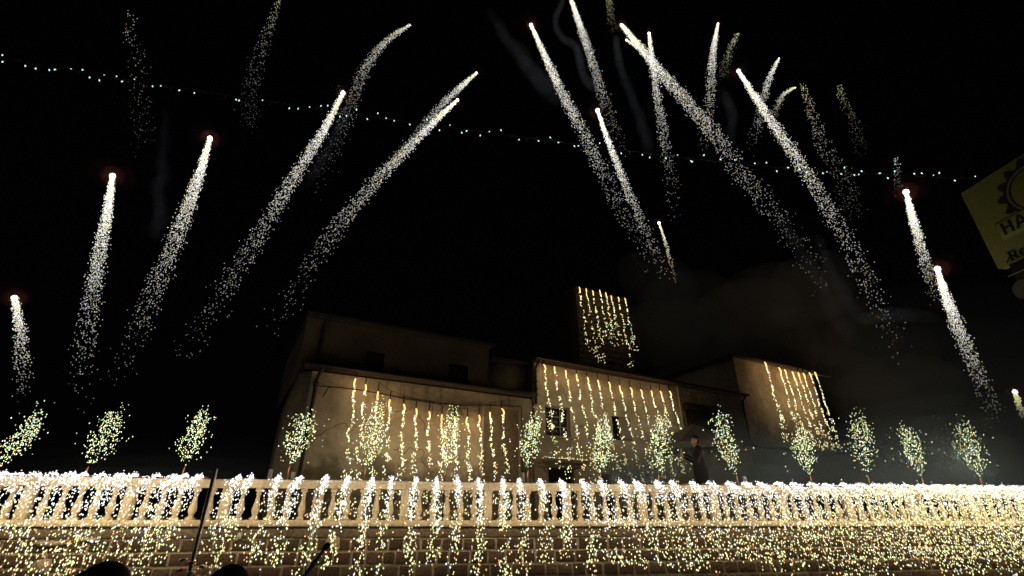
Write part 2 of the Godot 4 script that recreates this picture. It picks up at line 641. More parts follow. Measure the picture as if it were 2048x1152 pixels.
func downpipe(parent: Node3D, x: float, y0: float, y1: float, z: float) -> void:
	var st := tool()
	tube(st, [Vector3(x, y0, z), Vector3(x, y1 - 0.4, z), Vector3(x + 0.03, y1 - 0.25, z + 0.03), Vector3(x + 0.12, y1, z + 0.22)], [0.055], 10)
	for y in [y0 + 0.6, (y0 + y1) / 2, y1 - 0.5]:
		box(st, Vector3(x - 0.075, y, z - 0.09), Vector3(x + 0.075, y + 0.035, z + 0.062), 0.004)
	put("downpipe", done(st), M.pipe, parent)

func eaves(parent: Node3D, x0: float, x1: float, y: float, out: float, back: float, rise: float) -> void:
	# boarded eave, gutter and the roof slope behind it
	var st := tool()
	quad(st, Vector3(x0, y, out), Vector3(x0, y + rise, -back), Vector3(x1, y + rise, -back), Vector3(x1, y, out))
	quad(st, Vector3(x0, y - 0.10, out), Vector3(x0, y, out), Vector3(x1, y, out), Vector3(x1, y - 0.10, out))
	quad(st, Vector3(x0, y - 0.10, -back), Vector3(x0, y - 0.10, out), Vector3(x1, y - 0.10, out), Vector3(x1, y - 0.10, -back))
	quad(st, Vector3(x0, y - 0.1, -back), Vector3(x0, y + rise, -back), Vector3(x0, y, out), Vector3(x0, y - 0.1, out))
	quad(st, Vector3(x1, y - 0.1, out), Vector3(x1, y, out), Vector3(x1, y + rise, -back), Vector3(x1, y - 0.1, -back))
	var roof := put("roof", done(st), M.tile, parent)
	st = tool()
	tube(st, [Vector3(x0 - 0.03, y - 0.03, out + 0.06), Vector3(x1 + 0.03, y - 0.05, out + 0.06)], [0.062], 10)
	put("gutter", done(st), M.pipe, roof)

func house() -> void:
	var t := thing("house", "two storey beige plastered house with dark upper windows behind the balustrade", "house", facade_at(0), TURN)
	var y1 := 6.12
	var w := 8.33
	var niche0 := on_front(965, 860).x
	var niche := Rect2(niche0, FLOOR + 0.1, on_front(1043, 860).x - niche0, on_front(965, 809).y - FLOOR - 0.1)
	var mat := plaster(w, y1 - FLOOR, Vector3(0.46, 0.39, 0.305), 1.35, 5, 61)
	put("front_wall", wall_sheet(w, FLOOR, y1, [niche], 0.22), mat, t)
	var st := tool()
	quad(st, Vector3(niche.position.x, niche.position.y, -0.22), Vector3(niche.position.x, niche.end.y, -0.22), Vector3(niche.end.x, niche.end.y, -0.22), Vector3(niche.end.x, niche.position.y, -0.22))
	put("niche_back", done(st), M.render, t)
	put("niche_jamb", box_mesh(Vector3(niche.position.x - 0.07, niche.position.y, 0.003), Vector3(niche.position.x + 0.03, niche.end.y + 0.02, 0.05), 0.006), M.frame, t)
	st = tool()
	shell(st, w, FLOOR, y1, 7.0)
	put("side_wall", done(st), M.render, t)
	# the sloping buttress at the left corner
	st = tool()
	var prof := [Vector2(-0.005, y1 - 0.02), Vector2(-0.36, y1 - 0.02), Vector2(-0.52, y1 - 1.1), Vector2(-0.58, FLOOR), Vector2(-0.005, FLOOR)]
	for i in 4:
		var p: Vector2 = prof[i]
		var q: Vector2 = prof[i + 1]
		quad(st, Vector3(p.x, p.y, -0.03), Vector3(q.x, q.y, -0.03), Vector3(q.x, q.y, -2.2), Vector3(p.x, p.y, -2.2))
	for z in [-0.03, -2.2]:
		for i in range(1, 4):
			var v := [Vector3(prof[0].x, prof[0].y, z), Vector3(prof[i + 1].x, prof[i + 1].y, z), Vector3(prof[i].x, prof[i].y, z)]
			if z > -1.0:
				tri(st, v[0], v[1], v[2])
			else:
				tri(st, v[0], v[2], v[1])
	put("buttress", done(st), M.render, t)
	eaves(t, -0.28, w - 0.03, y1 + 0.16, 0.33, 1.1, 0.10)
	# upper storey, a little behind the lower front
	var up := 8.0
	var uw := 6.92
	var ux := -0.42
	var holes := []
	for q in [[728, 768], [903, 932]]:
		var l := on_front((q[0] + q[1]) / 2.0 - 19, 730, -0.3).x
		var r := on_front((q[0] + q[1]) / 2.0 + 19, 730, -0.3).x
		holes.append(Rect2(l - ux, 6.1, r - l, 1.05))
	var upper := plaster(uw, up - 5.9, Vector3(0.13, 0.10, 0.07), -2.0, 2, 63)  # same plaster as below, eave shade put into its darker base colour
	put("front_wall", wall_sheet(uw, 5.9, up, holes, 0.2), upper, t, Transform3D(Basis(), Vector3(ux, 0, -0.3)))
	for h in holes:
		st = tool()
		var x: float = h.position.x + ux
		box(st, Vector3(x, h.position.y, -0.52), Vector3(x + h.size.x, h.end.y, -0.48))
		for k in 2:
			box(st, Vector3(x + 0.03 + k * h.size.x / 2, h.position.y + 0.04, -0.485), Vector3(x - 0.03 + (k + 1) * h.size.x / 2, h.end.y - 0.04, -0.455), 0.01)
		put("shutter", done(st), M.dark_wood, t)
	st = tool()
	shell(st, uw, 5.9, up, 6.4)
	put("upper_side_wall", done(st), M.render, t, Transform3D(Basis(), Vector3(ux, 0, -0.302)))
	eaves(t, ux - 0.03, ux + uw + 0.05, up + 0.12, 0.0, 3.3, 0.35)
	put("chimney", box_mesh(Vector3(ux - 0.03, up - 0.02, -0.75), Vector3(ux + 0.3, up + 0.3, -0.4), 0.01), M.render, t)
	downpipe(t, 0.12, 6.3, up + 0.06, -0.22)
	downpipe(t, 0.16, FLOOR, y1 + 0.1, 0.08)
	# the link to the wing, lower and further back
	st = tool()
	shell(st, 1.8, 5.9, 7.55, 5.5)
	quad(st, Vector3(0, 5.9, 0), Vector3(0, 7.55, 0), Vector3(1.8, 7.55, 0), Vector3(1.8, 5.9, 0))
	put("link_wall", done(st), M.render, t, Transform3D(Basis(), Vector3(ux + uw + 0.03, 0, -0.5)))
	eaves(t, ux + uw + 0.06, w - 0.02, 7.68, -0.2, 3.2, 0.45)
	# cables and a strip lamp, unlit
	st = tool()
	var path := []
	for q in [[624, 771], [670, 774], [715, 779], [765, 788], [813, 798], [860, 805], [905, 810], [960, 811], [1010, 811], [1042, 813]]:
		var p := on_front(q[0], q[1], 0.04)
		path.append(Vector3(p.x, p.y, 0.04))
	tube(st, path, [0.014], 6)
	var p0 := on_front(1043, 813, 0.04)
	tube(st, [Vector3(p0.x, p0.y, 0.04), Vector3(p0.x + 0.02, FLOOR + 0.3, 0.04)], [0.012], 6)
	put("cable", done(st), M.cable, t)
	st = tool()
	var l0 := on_front(648, 792, 0.15)
	var l1 := on_front(658, 775, 0.30)
	bar(st, Vector3(l0.x, l0.y, 0.12), Vector3(l1.x, l1.y, 0.40), 0.07, 0.05, 0.008)
	var lampbody := put("wall_lamp", done(st), M.black, t)
	st = tool()
	bar(st, Vector3(l0.x, l0.y - 0.03, 0.13), Vector3(l1.x, l1.y - 0.03, 0.40), 0.055, 0.012)
	put("lamp_cover", done(st), M.white, lampbody)
	put("plinth", box_mesh(Vector3(0.3, FLOOR, 0.0), Vector3(w, 2.08, 0.32), 0.015), M.render, t)

func house_wing() -> void:
	var x0 := 8.36
	var out := 0.12
	var t := thing("house_wing", "taller beige wing with a gridded window, a shuttered window and a concrete door canopy", "house", facade_at(x0, out), TURN)
	var w := 13.1
	var y1 := 7.62
	var box_of := func(px0: float, py0: float, px1: float, py1: float) -> Rect2:
		var a := on_front(px0, py1, out)
		var b := on_front(px1, py0, out)
		return Rect2(a.x - x0, a.y, b.x - a.x, b.y - a.y)
	var win: Rect2 = box_of.call(1092, 816, 1139, 871)
	var shut: Rect2 = box_of.call(1227, 836, 1257, 879)
	var door: Rect2 = box_of.call(1097, 938, 1146, 985)
	door = Rect2(door.position.x, FLOOR + 0.06, door.size.x, door.end.y - FLOOR - 0.06)
	var blind: Rect2 = box_of.call(1376, 828, 1436, 856)
	var side: Rect2 = box_of.call(1204, 948, 1222, 985)
	side = Rect2(side.position.x, FLOOR + 0.06, side.size.x, side.end.y - FLOOR - 0.06)
	put("front_wall", wall_sheet(w, FLOOR, y1, [win, shut, door, blind, side], 0.2), plaster(w, y1 - FLOOR, Vector3(0.47, 0.40, 0.315), 0.25, 5, 71), t)
	window(t, win, -0.19, 3, 3, M.frame)
	put("window_sill", box_mesh(Vector3(win.position.x - 0.1, win.position.y - 0.07, -0.1), Vector3(win.end.x + 0.1, win.position.y, 0.07), 0.01), M.trim, t)
	# shutters: one leaf closed over half the opening, its slats
	var st := tool()
	var sx := shut.position.x
	box(st, Vector3(sx + 0.42 * shut.size.x, shut.position.y, -0.02), Vector3(shut.end.x + 0.05, shut.end.y, 0.02))
	var leaf := put("shutter", done(st), M.shutter, t)
	var n := 15
	for k in n:
		var y := lerpf(shut.position.y + 0.08, shut.end.y - 0.08, (k + 0.5) / n)
		put("slat", box_mesh(Vector3(sx + 0.47 * shut.size.x, y - 0.02, 0.022), Vector3(shut.end.x, y + 0.015, 0.04), 0.004), M.shutter, leaf)
	window(t, Rect2(sx, shut.position.y, shut.size.x * 0.45, shut.size.y), -0.19, 1, 2, M.dark_wood)
	put("door", box_mesh(Vector3(door.position.x, door.position.y, -0.2), Vector3(door.end.x, door.end.y, -0.15), 0.01), M.dark_wood, t)
	put("side_door", box_mesh(Vector3(side.position.x, side.position.y, -0.2), Vector3(side.end.x, side.end.y, -0.15), 0.01), M.dark_wood, t)
	st = tool()
	for e in [[Vector3(door.position.x - 0.09, door.position.y, 0.0), Vector3(door.position.x, door.end.y + 0.09, 0.045)], [Vector3(door.end.x, door.position.y, 0.0), Vector3(door.end.x + 0.09, door.end.y + 0.09, 0.045)], [Vector3(door.position.x, door.end.y, 0.0), Vector3(door.end.x, door.end.y + 0.09, 0.045)]]:
		box(st, e[0], e[1], 0.006)
	put("door_frame", done(st), M.trim, t)
	# the canopy over the door
	var ca := on_front(1082, 908, out + 0.4).x - x0
	var cb := on_front(1167, 918, out + 0.4).x - x0
	var cy := on_front(1120, 924, out + 0.8).y
	st = tool()
	box(st, Vector3(ca, cy, 0.0), Vector3(cb, cy + 0.12, 0.8), 0.012)
	box(st, Vector3(ca + 0.1, cy - 0.14, 0.0), Vector3(cb - 0.1, cy - 0.003, 0.35), 0.012)
	var canopy := put("door_canopy", done(st), M.render, t)
	var pl := []
	var co := []
	for k in 90:
		pl.append(ember(Vector3(rng.randf_range(ca, cb), cy + 0.135 + absf(rng.randfn(0, 0.03)), rng.randf_range(0.3, 0.8)), rng.randf_range(0.012, 0.022)))
		co.append(hot(1.3, 0.9))
	sparks("fallen_embers", canopy, pl, co)
	# blind box and roller slats
	st = tool()
	box(st, Vector3(blind.position.x - 0.1, blind.end.y - 0.02, 0.003), Vector3(blind.end.x + 0.1, blind.end.y + 0.28, 0.25), 0.02)
	var blinds := put("blind_box", done(st), M.dark_wood, t)
	for k in 8:
		var y := lerpf(blind.position.y, blind.end.y, (k + 0.5) / 8.0)
		put("slat", box_mesh(Vector3(blind.position.x, y - 0.06, -0.1), Vector3(blind.end.x, y + 0.055, -0.07), 0.01), M.tile, blinds)
	st = tool()
	shell(st, w, FLOOR, y1, 6.2)
	put("side_wall", done(st), M.render, t)
	eaves(t, -0.05, w + 0.12, y1 + 0.15, 0.3, 3.1, 0.4)
	downpipe(t, 0.03, 5.9, y1 + 0.08, 0.08)
	downpipe(t, w - 0.12, FLOOR, y1 + 0.08, 0.08)
	var vx: float = on_front(1362, 820, out + 0.1).x - x0
	st = tool()
	tube(st, [Vector3(vx, 5.0, 0.09), Vector3(vx, y1 + 0.02, 0.09)], [0.045], 8)
	put("vent_pipe", done(st), M.trim, t)

func rear_block() -> void:
	var p := at(1464, 708, 27.0)
	var t := thing("rear_house", "flat topped beige block behind the wing with stained plaster and hanging sparks", "house", Vector3(p.x, 0, p.z), TURN)
	var w := 8.0
	var y1 := p.y - 0.2
	put("front_wall", wall_sheet(w, 4.9, y1, []), plaster(w, y1 - 4.9, Vector3(0.36, 0.27, 0.185), 1.4, 12, 81), t)
	var st := tool()
	shell(st, w, 4.9, y1, 5.5)
	put("side_wall", done(st), M.render, t)
	st = tool()
	shell(st, w + 0.3, FLOOR, 4.9, 5.5)
	quad(st, Vector3(0, FLOOR, 0), Vector3(0, 4.9, 0), Vector3(w + 0.3, 4.9, 0), Vector3(w + 0.3, FLOOR, 0))
	put("base_wall", done(st), M.render, t, Transform3D(Basis(), Vector3(-0.15, 0, 0.12)))
	put("roof_slab", box_mesh(Vector3(-0.25, y1 + 0.002, -5.7), Vector3(w + 0.2, y1 + 0.2, 0.25), 0.02), M.tile, t)
	var pl := []
	var co := []
	for k in 60:
		pl.append(ember(Vector3(rng.randf_range(5.8, w + 0.1), 4.94 + absf(rng.randfn(0, 0.03)), rng.randf_range(0.03, 0.12)), rng.randf_range(0.02, 0.035)))
		co.append(hot(1.4, 1.0))
	sparks("fallen_embers", t, pl, co)
	st = tool()
	tube(st, [Vector3(w - 1.2, y1 - 0.15, 0.4), Vector3(w + 1.3, y1 - 0.02, 0.4)], [0.03], 6)
	put("hanging_bar", done(st), M.steel, t)

func bell_tower() -> void:
	var p := at(1150, 573, 30.0)
	var t := thing("bell_tower", "tall stone bell wall rising behind the roofs, hung with coloured sparks", "tower", Vector3(p.x, 0, p.z), TURN)
	var w := 4.75
	var y1 := p.y - 0.3
	put("tower_wall", box_mesh(Vector3(0, 0, -1.0), Vector3(w, y1, 0), 0.03), M.stones[2], t)
	# courses of squared blocks on the front
	var st := tool()
	var y := 9.6
	var odd := 0
	while y < y1 - 0.3:
		var x := -0.04 if odd % 2 == 0 else -0.45
		while x < w:
			var a := maxf(x, -0.02)
			var b := minf(x + 0.78, w + 0.02)
			if b - a > 0.12:
				box(st, Vector3(a + 0.015, y + 0.015, 0.0), Vector3(b - 0.015, y + 0.36, 0.035 + rng.randf_range(0, 0.03)), 0.012)
			x += 0.8
		y += 0.4
		odd += 1
	put("stone_courses", done(st), M.stones[3], t).set_meta("kind", "stuff")
	put("cornice", box_mesh(Vector3(-0.12, y1 + 0.002, -1.15), Vector3(w + 0.22, y1 + 0.22, 0.24), 0.03), M.stones[1], t)
	put("roof", box_mesh(Vector3(0.02, y1 + 0.224, -0.95), Vector3(w - 0.02, y1 + 0.4, -0.05), 0.05), M.tile, t)
	st = tool()
	tube(st, [Vector3(w + 0.0, y1 - 3.4, -0.2), Vector3(w + 0.6, y1 - 3.2, -0.2), Vector3(w + 0.95, y1 - 3.0, -0.2), Vector3(w + 0.95, y1 - 2.4, -0.2)], [0.03], 6)
	put("lamp_bracket", done(st), M.steel, t)

func low_annexe() -> void:
	var p := at(1499, 888, 21.5)
	var t := thing("low_annexe", "low plain rendered annexe at the foot of the rear block", "outbuilding", Vector3(p.x, 0, p.z), TURN)
	var y1 := p.y - 0.12
	put("annexe_wall", box_mesh(Vector3(0, FLOOR, -3.0), Vector3(9.0, y1, 0), 0.02), M.render, t)
	put("roof_slab", box_mesh(Vector3(-0.12, y1 + 0.002, -3.1), Vector3(9.1, y1 + 0.12, 0.18), 0.02), M.tile, t)
	put("annexe_door", box_mesh(Vector3(4.4, FLOOR, 0.003), Vector3(5.5, FLOOR + 1.5, 0.05), 0.01), M.dark_wood, t)

func terrace_things() -> void:
	# a gazebo with a pale canopy before the wing
	var c := at(1392, 895, 17.2)
	var t := thing("gazebo", "pale canvas garden canopy on a dark centre post beside the person", "gazebo", Vector3(c.x, FLOOR, c.z), TURN)
	var eave := c.y - FLOOR + 0.05
	var st := tool()
	tube(st, [Vector3(0, 0, 0), Vector3(0, eave + 0.8, 0)], [0.05], 8)
	tube(st, [Vector3(0, eave + 0.8, 0), Vector3(0, eave + 0.9, 0)], [0.08, 0.03], 8)
	put("post", done(st), M.dark_wood, t)
	put("base_plate", box_mesh(Vector3(-0.4, 0, -0.4), Vector3(0.4, 0.08, 0.4), 0.02), M.dark_wood, t)
	st = tool()
	var rim := []
	for k in 8:
		var q := TAU * (k + 0.5) / 8
		rim.append(Vector3(cos(q) * 1.5, eave, sin(q) * 1.5))
	for k in 8:
		var a: Vector3 = rim[k]
		var b: Vector3 = rim[(k + 1) % 8]
		var mid := (a + b) * 0.5 * 0.96
		var top := Vector3(0, eave + 0.76, 0)
		var sag := ((a + b) * 0.25 + top * 0.5) - Vector3(0, 0.07, 0)
		for q in [[top, sag, a], [a, sag, b], [b, sag, top]]:
			tri(st, q[0], q[2], q[1])
		quad(st, a, b, b - Vector3(0, 0.2, 0), a - Vector3(0, 0.2, 0))
		tri(st, mid, a, b)
	put("canopy", done(st), M.canvas, t)
	for k in 8:
		st = tool()
		bar(st, Vector3(0, eave + 0.70, 0), rim[k] * 0.985 + Vector3(0, -0.06, 0) * 1.0, 0.03, 0.03)
		put("rib", done(st), M.dark_wood, t)
	# the step along the back of the terrace on which the person stands
	var s := thing("terrace_step", "long low stone step across the back of the terrace", "step", rail_point(9.0, FLOOR, -1.2), rail_turn())
	put("step_slab", box_mesh(Vector3(-4.5, 0, -2.5), Vector3(5, 0.30, 0), 0.015), M.paving, s)
	# small mortar tubes and boxes that stand ready behind the rail
	var labels := ["white cardboard tube standing behind the rail near the left pole", "short pale tube next to the fourth spark fountain", "white plastic cup on the rail by the tenth fountain", "pale tube by the fountain under the door canopy"]
	var k := 0
	for q in [[541, 945, 0.16], [586, 950, 0.08], [1490, 958, 0.13], [1046, 951, 0.14]]:
		var p := on_plane(q[0], q[1], rail_point(0, 0, -0.5), Vector3(RAIL_SLOPE, 0, 1).normalized())
		var o := thing("firework_tube", labels[k], "firework tube", Vector3(p.x, FLOOR, p.z))
		st = tool()
		var h := p.y - FLOOR
		lathe(st, [Vector2(0.045, h - q[2]), Vector2(0.045, h + 0.06), Vector2(0.036, h + 0.06)], 12)
		put("paper_tube", done(st), M.white, o)
		st = tool()
		bar(st, Vector3(0, 0, 0), Vector3(0, h - q[2], 0), 0.03, 0.03)
		put("stake", done(st), M.dark_wood, o)
		k += 1

# ------------------------------------------------------------------ fireworks

func ordinal(n: int) -> String:
	var tens := n % 100
	var s := "th"
	if tens < 11 or tens > 13:
		s = ["th", "st", "nd", "rd", "th", "th", "th", "th", "th", "th"][n % 10]
	return "%d%s" % [n, s]

func waterfalls() -> void:
	var n_out := Vector3(RAIL_SLOPE, 0, 1).normalized()
	var along := Vector3(1, 0, -RAIL_SLOPE).normalized()
	var heads := []
	for q in [12, 42, 78, 112, 148, 172, 208, 246, 272, 318, 352, 374, 404, 480, 504, 560, 603, 654, 697, 746, 784, 832, 873, 914, 956, 1003, 1036, 1078, 1118, 1160, 1196, 1236, 1266, 1308, 1338, 1378, 1412, 1450, 1482, 1512, 1546, 1578, 1612, 1642, 1676, 1706, 1738, 1768, 1798, 1828, 1856, 1884, 1912, 1938, 1964, 1990, 2014, 2038, 2066]:
		heads.append(on_plane(q, 962, rail_point(0, 0, 0.1), n_out))
	heads.push_front(heads[0] - along * 0.45)
	for i in heads.size():
		var h: Vector3 = heads[i]
		var p := Vector3(h.x, FLOOR + 0.872, h.z)
		var left := p.x < -5.8
		var right := clampf((p.x - 3.2) / 6.0, 0.0, 1.0)
		var how := "white" if right < 0.8 else "yellowish"
		var t := thing("spark_waterfall", "%s waterfall of sparks pouring over the rail, %s along from the left end" % [how, ordinal(i + 1)], "firework", p, 0.0, "spark waterfalls along the balustrade")
		var st := tool()
		tube(st, [-n_out * 0.22 + Vector3(0, 0.02, 0), n_out * 0.0 + Vector3(0, 0.03, 0)], [0.022], 8)
		put("firework_tube", done(st), M.card, t)
		st = tool()
		tube(st, [Vector3(0, 0.03, 0), n_out * 0.05 + Vector3(0, 0.05, 0), n_out * 0.12 + Vector3(0, 0.035, 0)], [0.012, 0.021, 0.008], 8)
		put("flare_flame", done(st), M.flare, t)
		var side := 1.0 if not left else 1.25
		var n := int(330 + 300 * right + (15 if left else 0) + rng.randi_range(-80, 70))
		var pl := []
		var co := []
		var throw_mean := rng.randf_range(0.5, 0.75) + 0.35 * right + (0.25 if left else 0.0)
		var phase := rng.randf() * TAU
		var reach := rng.randf_range(0.82, 1.02)
		var gaps := rng.randf_range(14.0, 24.0)
		for k in n:
			var u := rng.randf()
			var time := pow(u, 1.08) * reach
			if time > 0.35 and sin(time * gaps + phase * 3.0) < -0.35 and rng.randf() < 0.5 * (1.0 - 0.8 * right):
				continue
			var drop := 2.4 * time * time * 0.72 + 0.35 * time - 0.30 * time * exp(-time * 8.0) - 0.034 * absf(rng.randfn(0, 1)) * exp(-time * 4.0)
			var fwd := absf(rng.randfn(throw_mean, 0.36)) * (1.0 - exp(-2.2 * time)) * 1.15
			var lat := rng.randfn(0, 0.018 + 0.062 * time * side) + 0.045 * sin(phase + 5.0 * time) * time + 0.10 * right * time
			if rng.randf() < 0.07:
				lat *= 2.2
			var q := n_out * (0.08 + fwd) + along * lat + Vector3(0, 0.03 - drop, 0)
			var fall := clampf(drop / 1.6, 0, 1)
			var way := (Vector3(0, -0.4 - 3.0 * time, 0) + n_out * throw_mean * (1.2 - time))
			pl.append(ember(q, rng.randf_range(0.008, 0.014) * (1.0 + 0.22 * fall), way, 1.45))
			co.append(hot(lerpf(2.2, 1.65, fall), lerpf(0.05, 0.92, clampf(fall * 1.25 + 0.45 * right * right, 0, 1))))
		sparks("falling_sparks", t, pl, co)
		lamp(t, n_out * 0.60 + Vector3(0, -0.52, 0), Color(1.0, 0.875, 0.69), 0.125, 0.1)
		lamp(t, n_out * 0.22 + Vector3(0, 0.10, 0), Color(1.0, 0.92, 0.80), 0.028 + 0.05 * right, 0.05)

func fountains() -> void:
	var n_out := Vector3(RAIL_SLOPE, 0, 1).normalized()
	var where := ["at the far left edge", "second from the left edge, over the dark ground", "third from the left, left of the metal pole", "by the left corner of the house", "before the hung sparks at the house's lit wall", "in the middle of the house's lit wall", "before the drainpipe between house and wing", "between the gridded and the shuttered window", "left of the gazebo", "right of the person in the dark coat", "below the rear block's hung sparks", "first of the three over the dark ground at right", "middle one of the three at right", "last at the right, in the pale smoke"]
	var k := 0
	for f in [[-16, 945, 90, 812], [172, 944, 240, 805], [366, 944, 416, 812], [577, 941, 622, 812], [730, 945, 757, 796], [890, 947, 906, 812], [1055, 949, 1078, 815], [1201, 955, 1207, 826], [1317, 957, 1324, 822], [1475, 959, 1440, 812], [1622, 959, 1600, 850], [1738, 961, 1712, 815], [1846, 963, 1803, 842], [1962, 963, 1924, 838]]:
		var p := on_plane(f[0], f[1], rail_point(0, 0, -0.32), n_out)
		var top := on_plane(f[2], f[3], rail_point(0, 0, -0.32), n_out)
		var t := thing("spark_fountain", "leaf shaped fountain of sparks, " + where[k], "firework", p, 0.0, "spark fountains behind the balustrade")
		var axis := top - p
		var high := axis.length()
		axis = axis / high
		var x := axis.cross(Vector3.BACK).normalized()
		var z := x.cross(axis)
		var st := tool()
		lathe(st, [Vector2(0.03, -0.28), Vector2(0.03, -0.05), Vector2(0.02, -0.05)], 10)
		put("firework_tube", done(st), M.card, t)
		st = tool()
		bar(st, Vector3(0, -(p.y - FLOOR), -0.045), Vector3(0, -0.08, -0.045), 0.025, 0.025)
		put("stake", done(st), M.dark_wood, t)
		st = tool()
		tube(st, [Vector3(0, -0.05, 0), axis * 0.02, axis * 0.06, axis * 0.11], [0.009, 0.014, 0.010, 0.003], 8)
		put("fountain_flame", done(st), M.ember_flame, t)
		var pl := []
		var co := []
		var twist := rng.randf_range(-0.12, 0.12)
		for i in 350:
			var s := rng.randf()
			s = clampf(0.05 + 0.95 * (0.7 * pow(s, 0.85) + 0.3 * rng.randf()), 0, 1)
			var wide := high * (0.025 + 0.22 * smoothstep(0.0, 0.5, s) * (1.0 - 0.62 * s * s))
			var rr := sqrt(rng.randf())
			if rng.randf() < 0.08:
				rr *= 1.9
			var th := rng.randf() * TAU
			rr *= 1.0 + 0.3 * sin(th * 2.0 + twist * 40.0 + s * 4.0)
			var q := axis * high * s * rng.randf_range(0.88, 1.08) + (x * cos(th) + z * sin(th)) * rr * wide * 0.85 + x * (twist * sin(s * 3.0) * high * 0.4)
			pl.append(ember(q, rng.randf_range(0.007, 0.013), axis + x * cos(th) * 0.4, 1.4))
			var fc := hot(lerpf(2.7, 2.0, s), 0.8)
			co.append(Color(fc.r * 0.86, fc.g, fc.b * 0.9))
		for i in 14:
			pl.append(ember(axis * high * rng.randf_range(0.1, 0.9) + x * rng.randfn(0, 0.30), rng.randf_range(0.010, 0.015)))
			co.append(hot(1.8, 0.8))
		sparks("rising_sparks", t, pl, co)
		lamp(t, axis * high * 0.42, Color(1.0, 0.92, 0.74), [0.05, 0.05, 0.05, 0.05, 0.05, 0.05, 0.05, 0.05, 0.10, 0.12, 0.08, 0.13, 0.16, 0.18][k], 0.12)
		k += 1

func cascade(p: Vector3, out: Vector3, long: float, r: float, n: int, label: String, group: String, energy: float, warm := 0.85, stick := 0.28, throw := 0.2) -> void:
	var t := thing("spark_cascade", label, "firework", p, 0.0, group)
	var k := r / 0.016
	var st := tool()
	tube(st, [Vector3(0, 0.0, 0), Vector3(0, stick, 0)], [0.020 * sqrt(k)], 6)
	put("holder", done(st), M.pipe, t)
	st = tool()
	var lean := out * 0.04 + Vector3(rng.randfn(0, 0.02), 0, 0)
	tube(st, [Vector3(0, 0.01, 0), Vector3(0, -0.07, 0) * k + lean, Vector3(0, -0.17, 0) * k + lean * 1.5, Vector3(0, -0.28, 0) * k + lean], [0.014 * k, 0.027 * k, 0.024 * k, 0.008 * k], 8)
	put("flame", done(st), M.flame, t)
	var pl := []
	var co := []
	var ph := rng.randf() * TAU
	var gaps := rng.randf_range(5.0, 9.0)
	var i := 0
	var side := Vector3(cos(TURN), 0, -sin(TURN))
	while i < n:
		var s := pow(rng.randf(), 1.15)
		if sin(s * gaps * TAU + ph) < -0.55 and rng.randf() < 0.8:
			continue
		i += 1
		var d := s * long
		var wig := 0.05 * k * sin(d * 4.5 / k + ph) + 0.03 * k * sin(d * 11.0 / k + ph * 2.0)
		var q := Vector3(0, -0.22 * k - d, 0) + out * (0.05 + throw * d) + side * (wig * (0.4 + s) + rng.randfn(0, 0.018 * k + 0.075 * k * s * s * 1.6))
		pl.append(ember(q, r * rng.randf_range(0.7, 1.3), Vector3.DOWN, 1.5))
		co.append(hot(lerpf(2.4, 1.5, s), warm))
	sparks("falling_sparks", t, pl, co)
	lamp(t, out * 0.12 * k + Vector3(0, -0.2 * k, 0), Color(1.0, 0.80, 0.55), energy, 0.08)
	lamp(t, out * 0.3 * k + Vector3(0, -long * 0.4, 0), Color(1.0, 0.88, 0.68), energy * 0.9, 0.3)

func cascades() -> void:
	var out := Basis(Vector3.UP, TURN).z
	var k := 1
	# on the wire before the house
	var wire := []
	for q in [[712, 757], [731, 769], [756, 783], [780, 799], [807, 808], [832, 817], [858, 823], [884, 829], [909, 833], [935, 834], [958, 830], [980, 824], [1003, 817]]:
		var a := on_front(q[0], q[1], 0.35)
		var p := facade_at(a.x, 0.35, a.y)
		wire.append(p + Vector3(0, 0.3, 0))
		cascade(p, out, p.y - FLOOR - 0.15, 0.0175, 130, "golden hanging cascade on the wire before the house, %s from the corner drainpipe" % ordinal(k), "cascades on the house wall", 0.066)
		k += 1
	var w := thing("cascade_wire", "thin sagging wire that carries the cascades before the lit house wall", "wire")
	var s0 := on_front(698, 742, 0.36)
	var s1 := on_front(1040, 800, 0.05)
	wire.push_front(facade_at(s0.x, 0.36, s0.y))
	wire.append(facade_at(s1.x, 0.05, s1.y))
	var st := tool()
	tube(st, wire, [0.007], 5)
	put("wire", done(st), M.cable, w)
	# under the eaves of the wing
	k = 1
	for q in [[1087, 729], [1109, 733], [1131, 740], [1153, 748], [1174, 754], [1195, 760], [1217, 764], [1239, 771], [1260, 775], [1281, 779], [1302, 781], [1320, 782], [1338, 782]]:
		var a := on_front(q[0], q[1], 0.42)
		var p := facade_at(a.x, 0.42, a.y)
		cascade(p, out, rng.randf_range(3.2, 5.4) * (1.0 if k < 11 else 0.85), 0.0185, 120, "golden cascade under the wing's eaves, %s from the tall drainpipe" % ordinal(k), "cascades under the wing's eaves", 0.058, 0.85, 0.32)
		k += 1
	k = 1
	var tower := at(1150, 573, 30.0) + out * 0.5
	for q in [[1158, 574], [1172, 577], [1185, 581], [1199, 580], [1211, 585], [1222, 591], [1236, 594], [1249, 596]]:
		var p := on_plane(q[0], q[1], tower, out)
		cascade(p, out, rng.randf_range(3.2, 5.4), 0.024, 72, "coloured cascade on the tower's face, %s from its left edge" % ordinal(k), "cascades on the tower", 0.011, 0.9, 0.05, 0.12)
		k += 1
	k = 1
	var block := at(1464, 708, 27.0) + out * 0.5
	for q in [[1529, 724], [1557, 735], [1569, 739], [1584, 743], [1596, 745], [1606, 746], [1618, 745], [1629, 744]]:
		var p := on_plane(q[0], q[1], block, out)
		cascade(p, out, rng.randf_range(4.2, 5.4), 0.026, 125, "amber cascade on the rear block's wall, %s counted from its left corner" % ordinal(k), "cascades on the rear block", 0.21, 0.9, 0.25, 0.05)
		k += 1

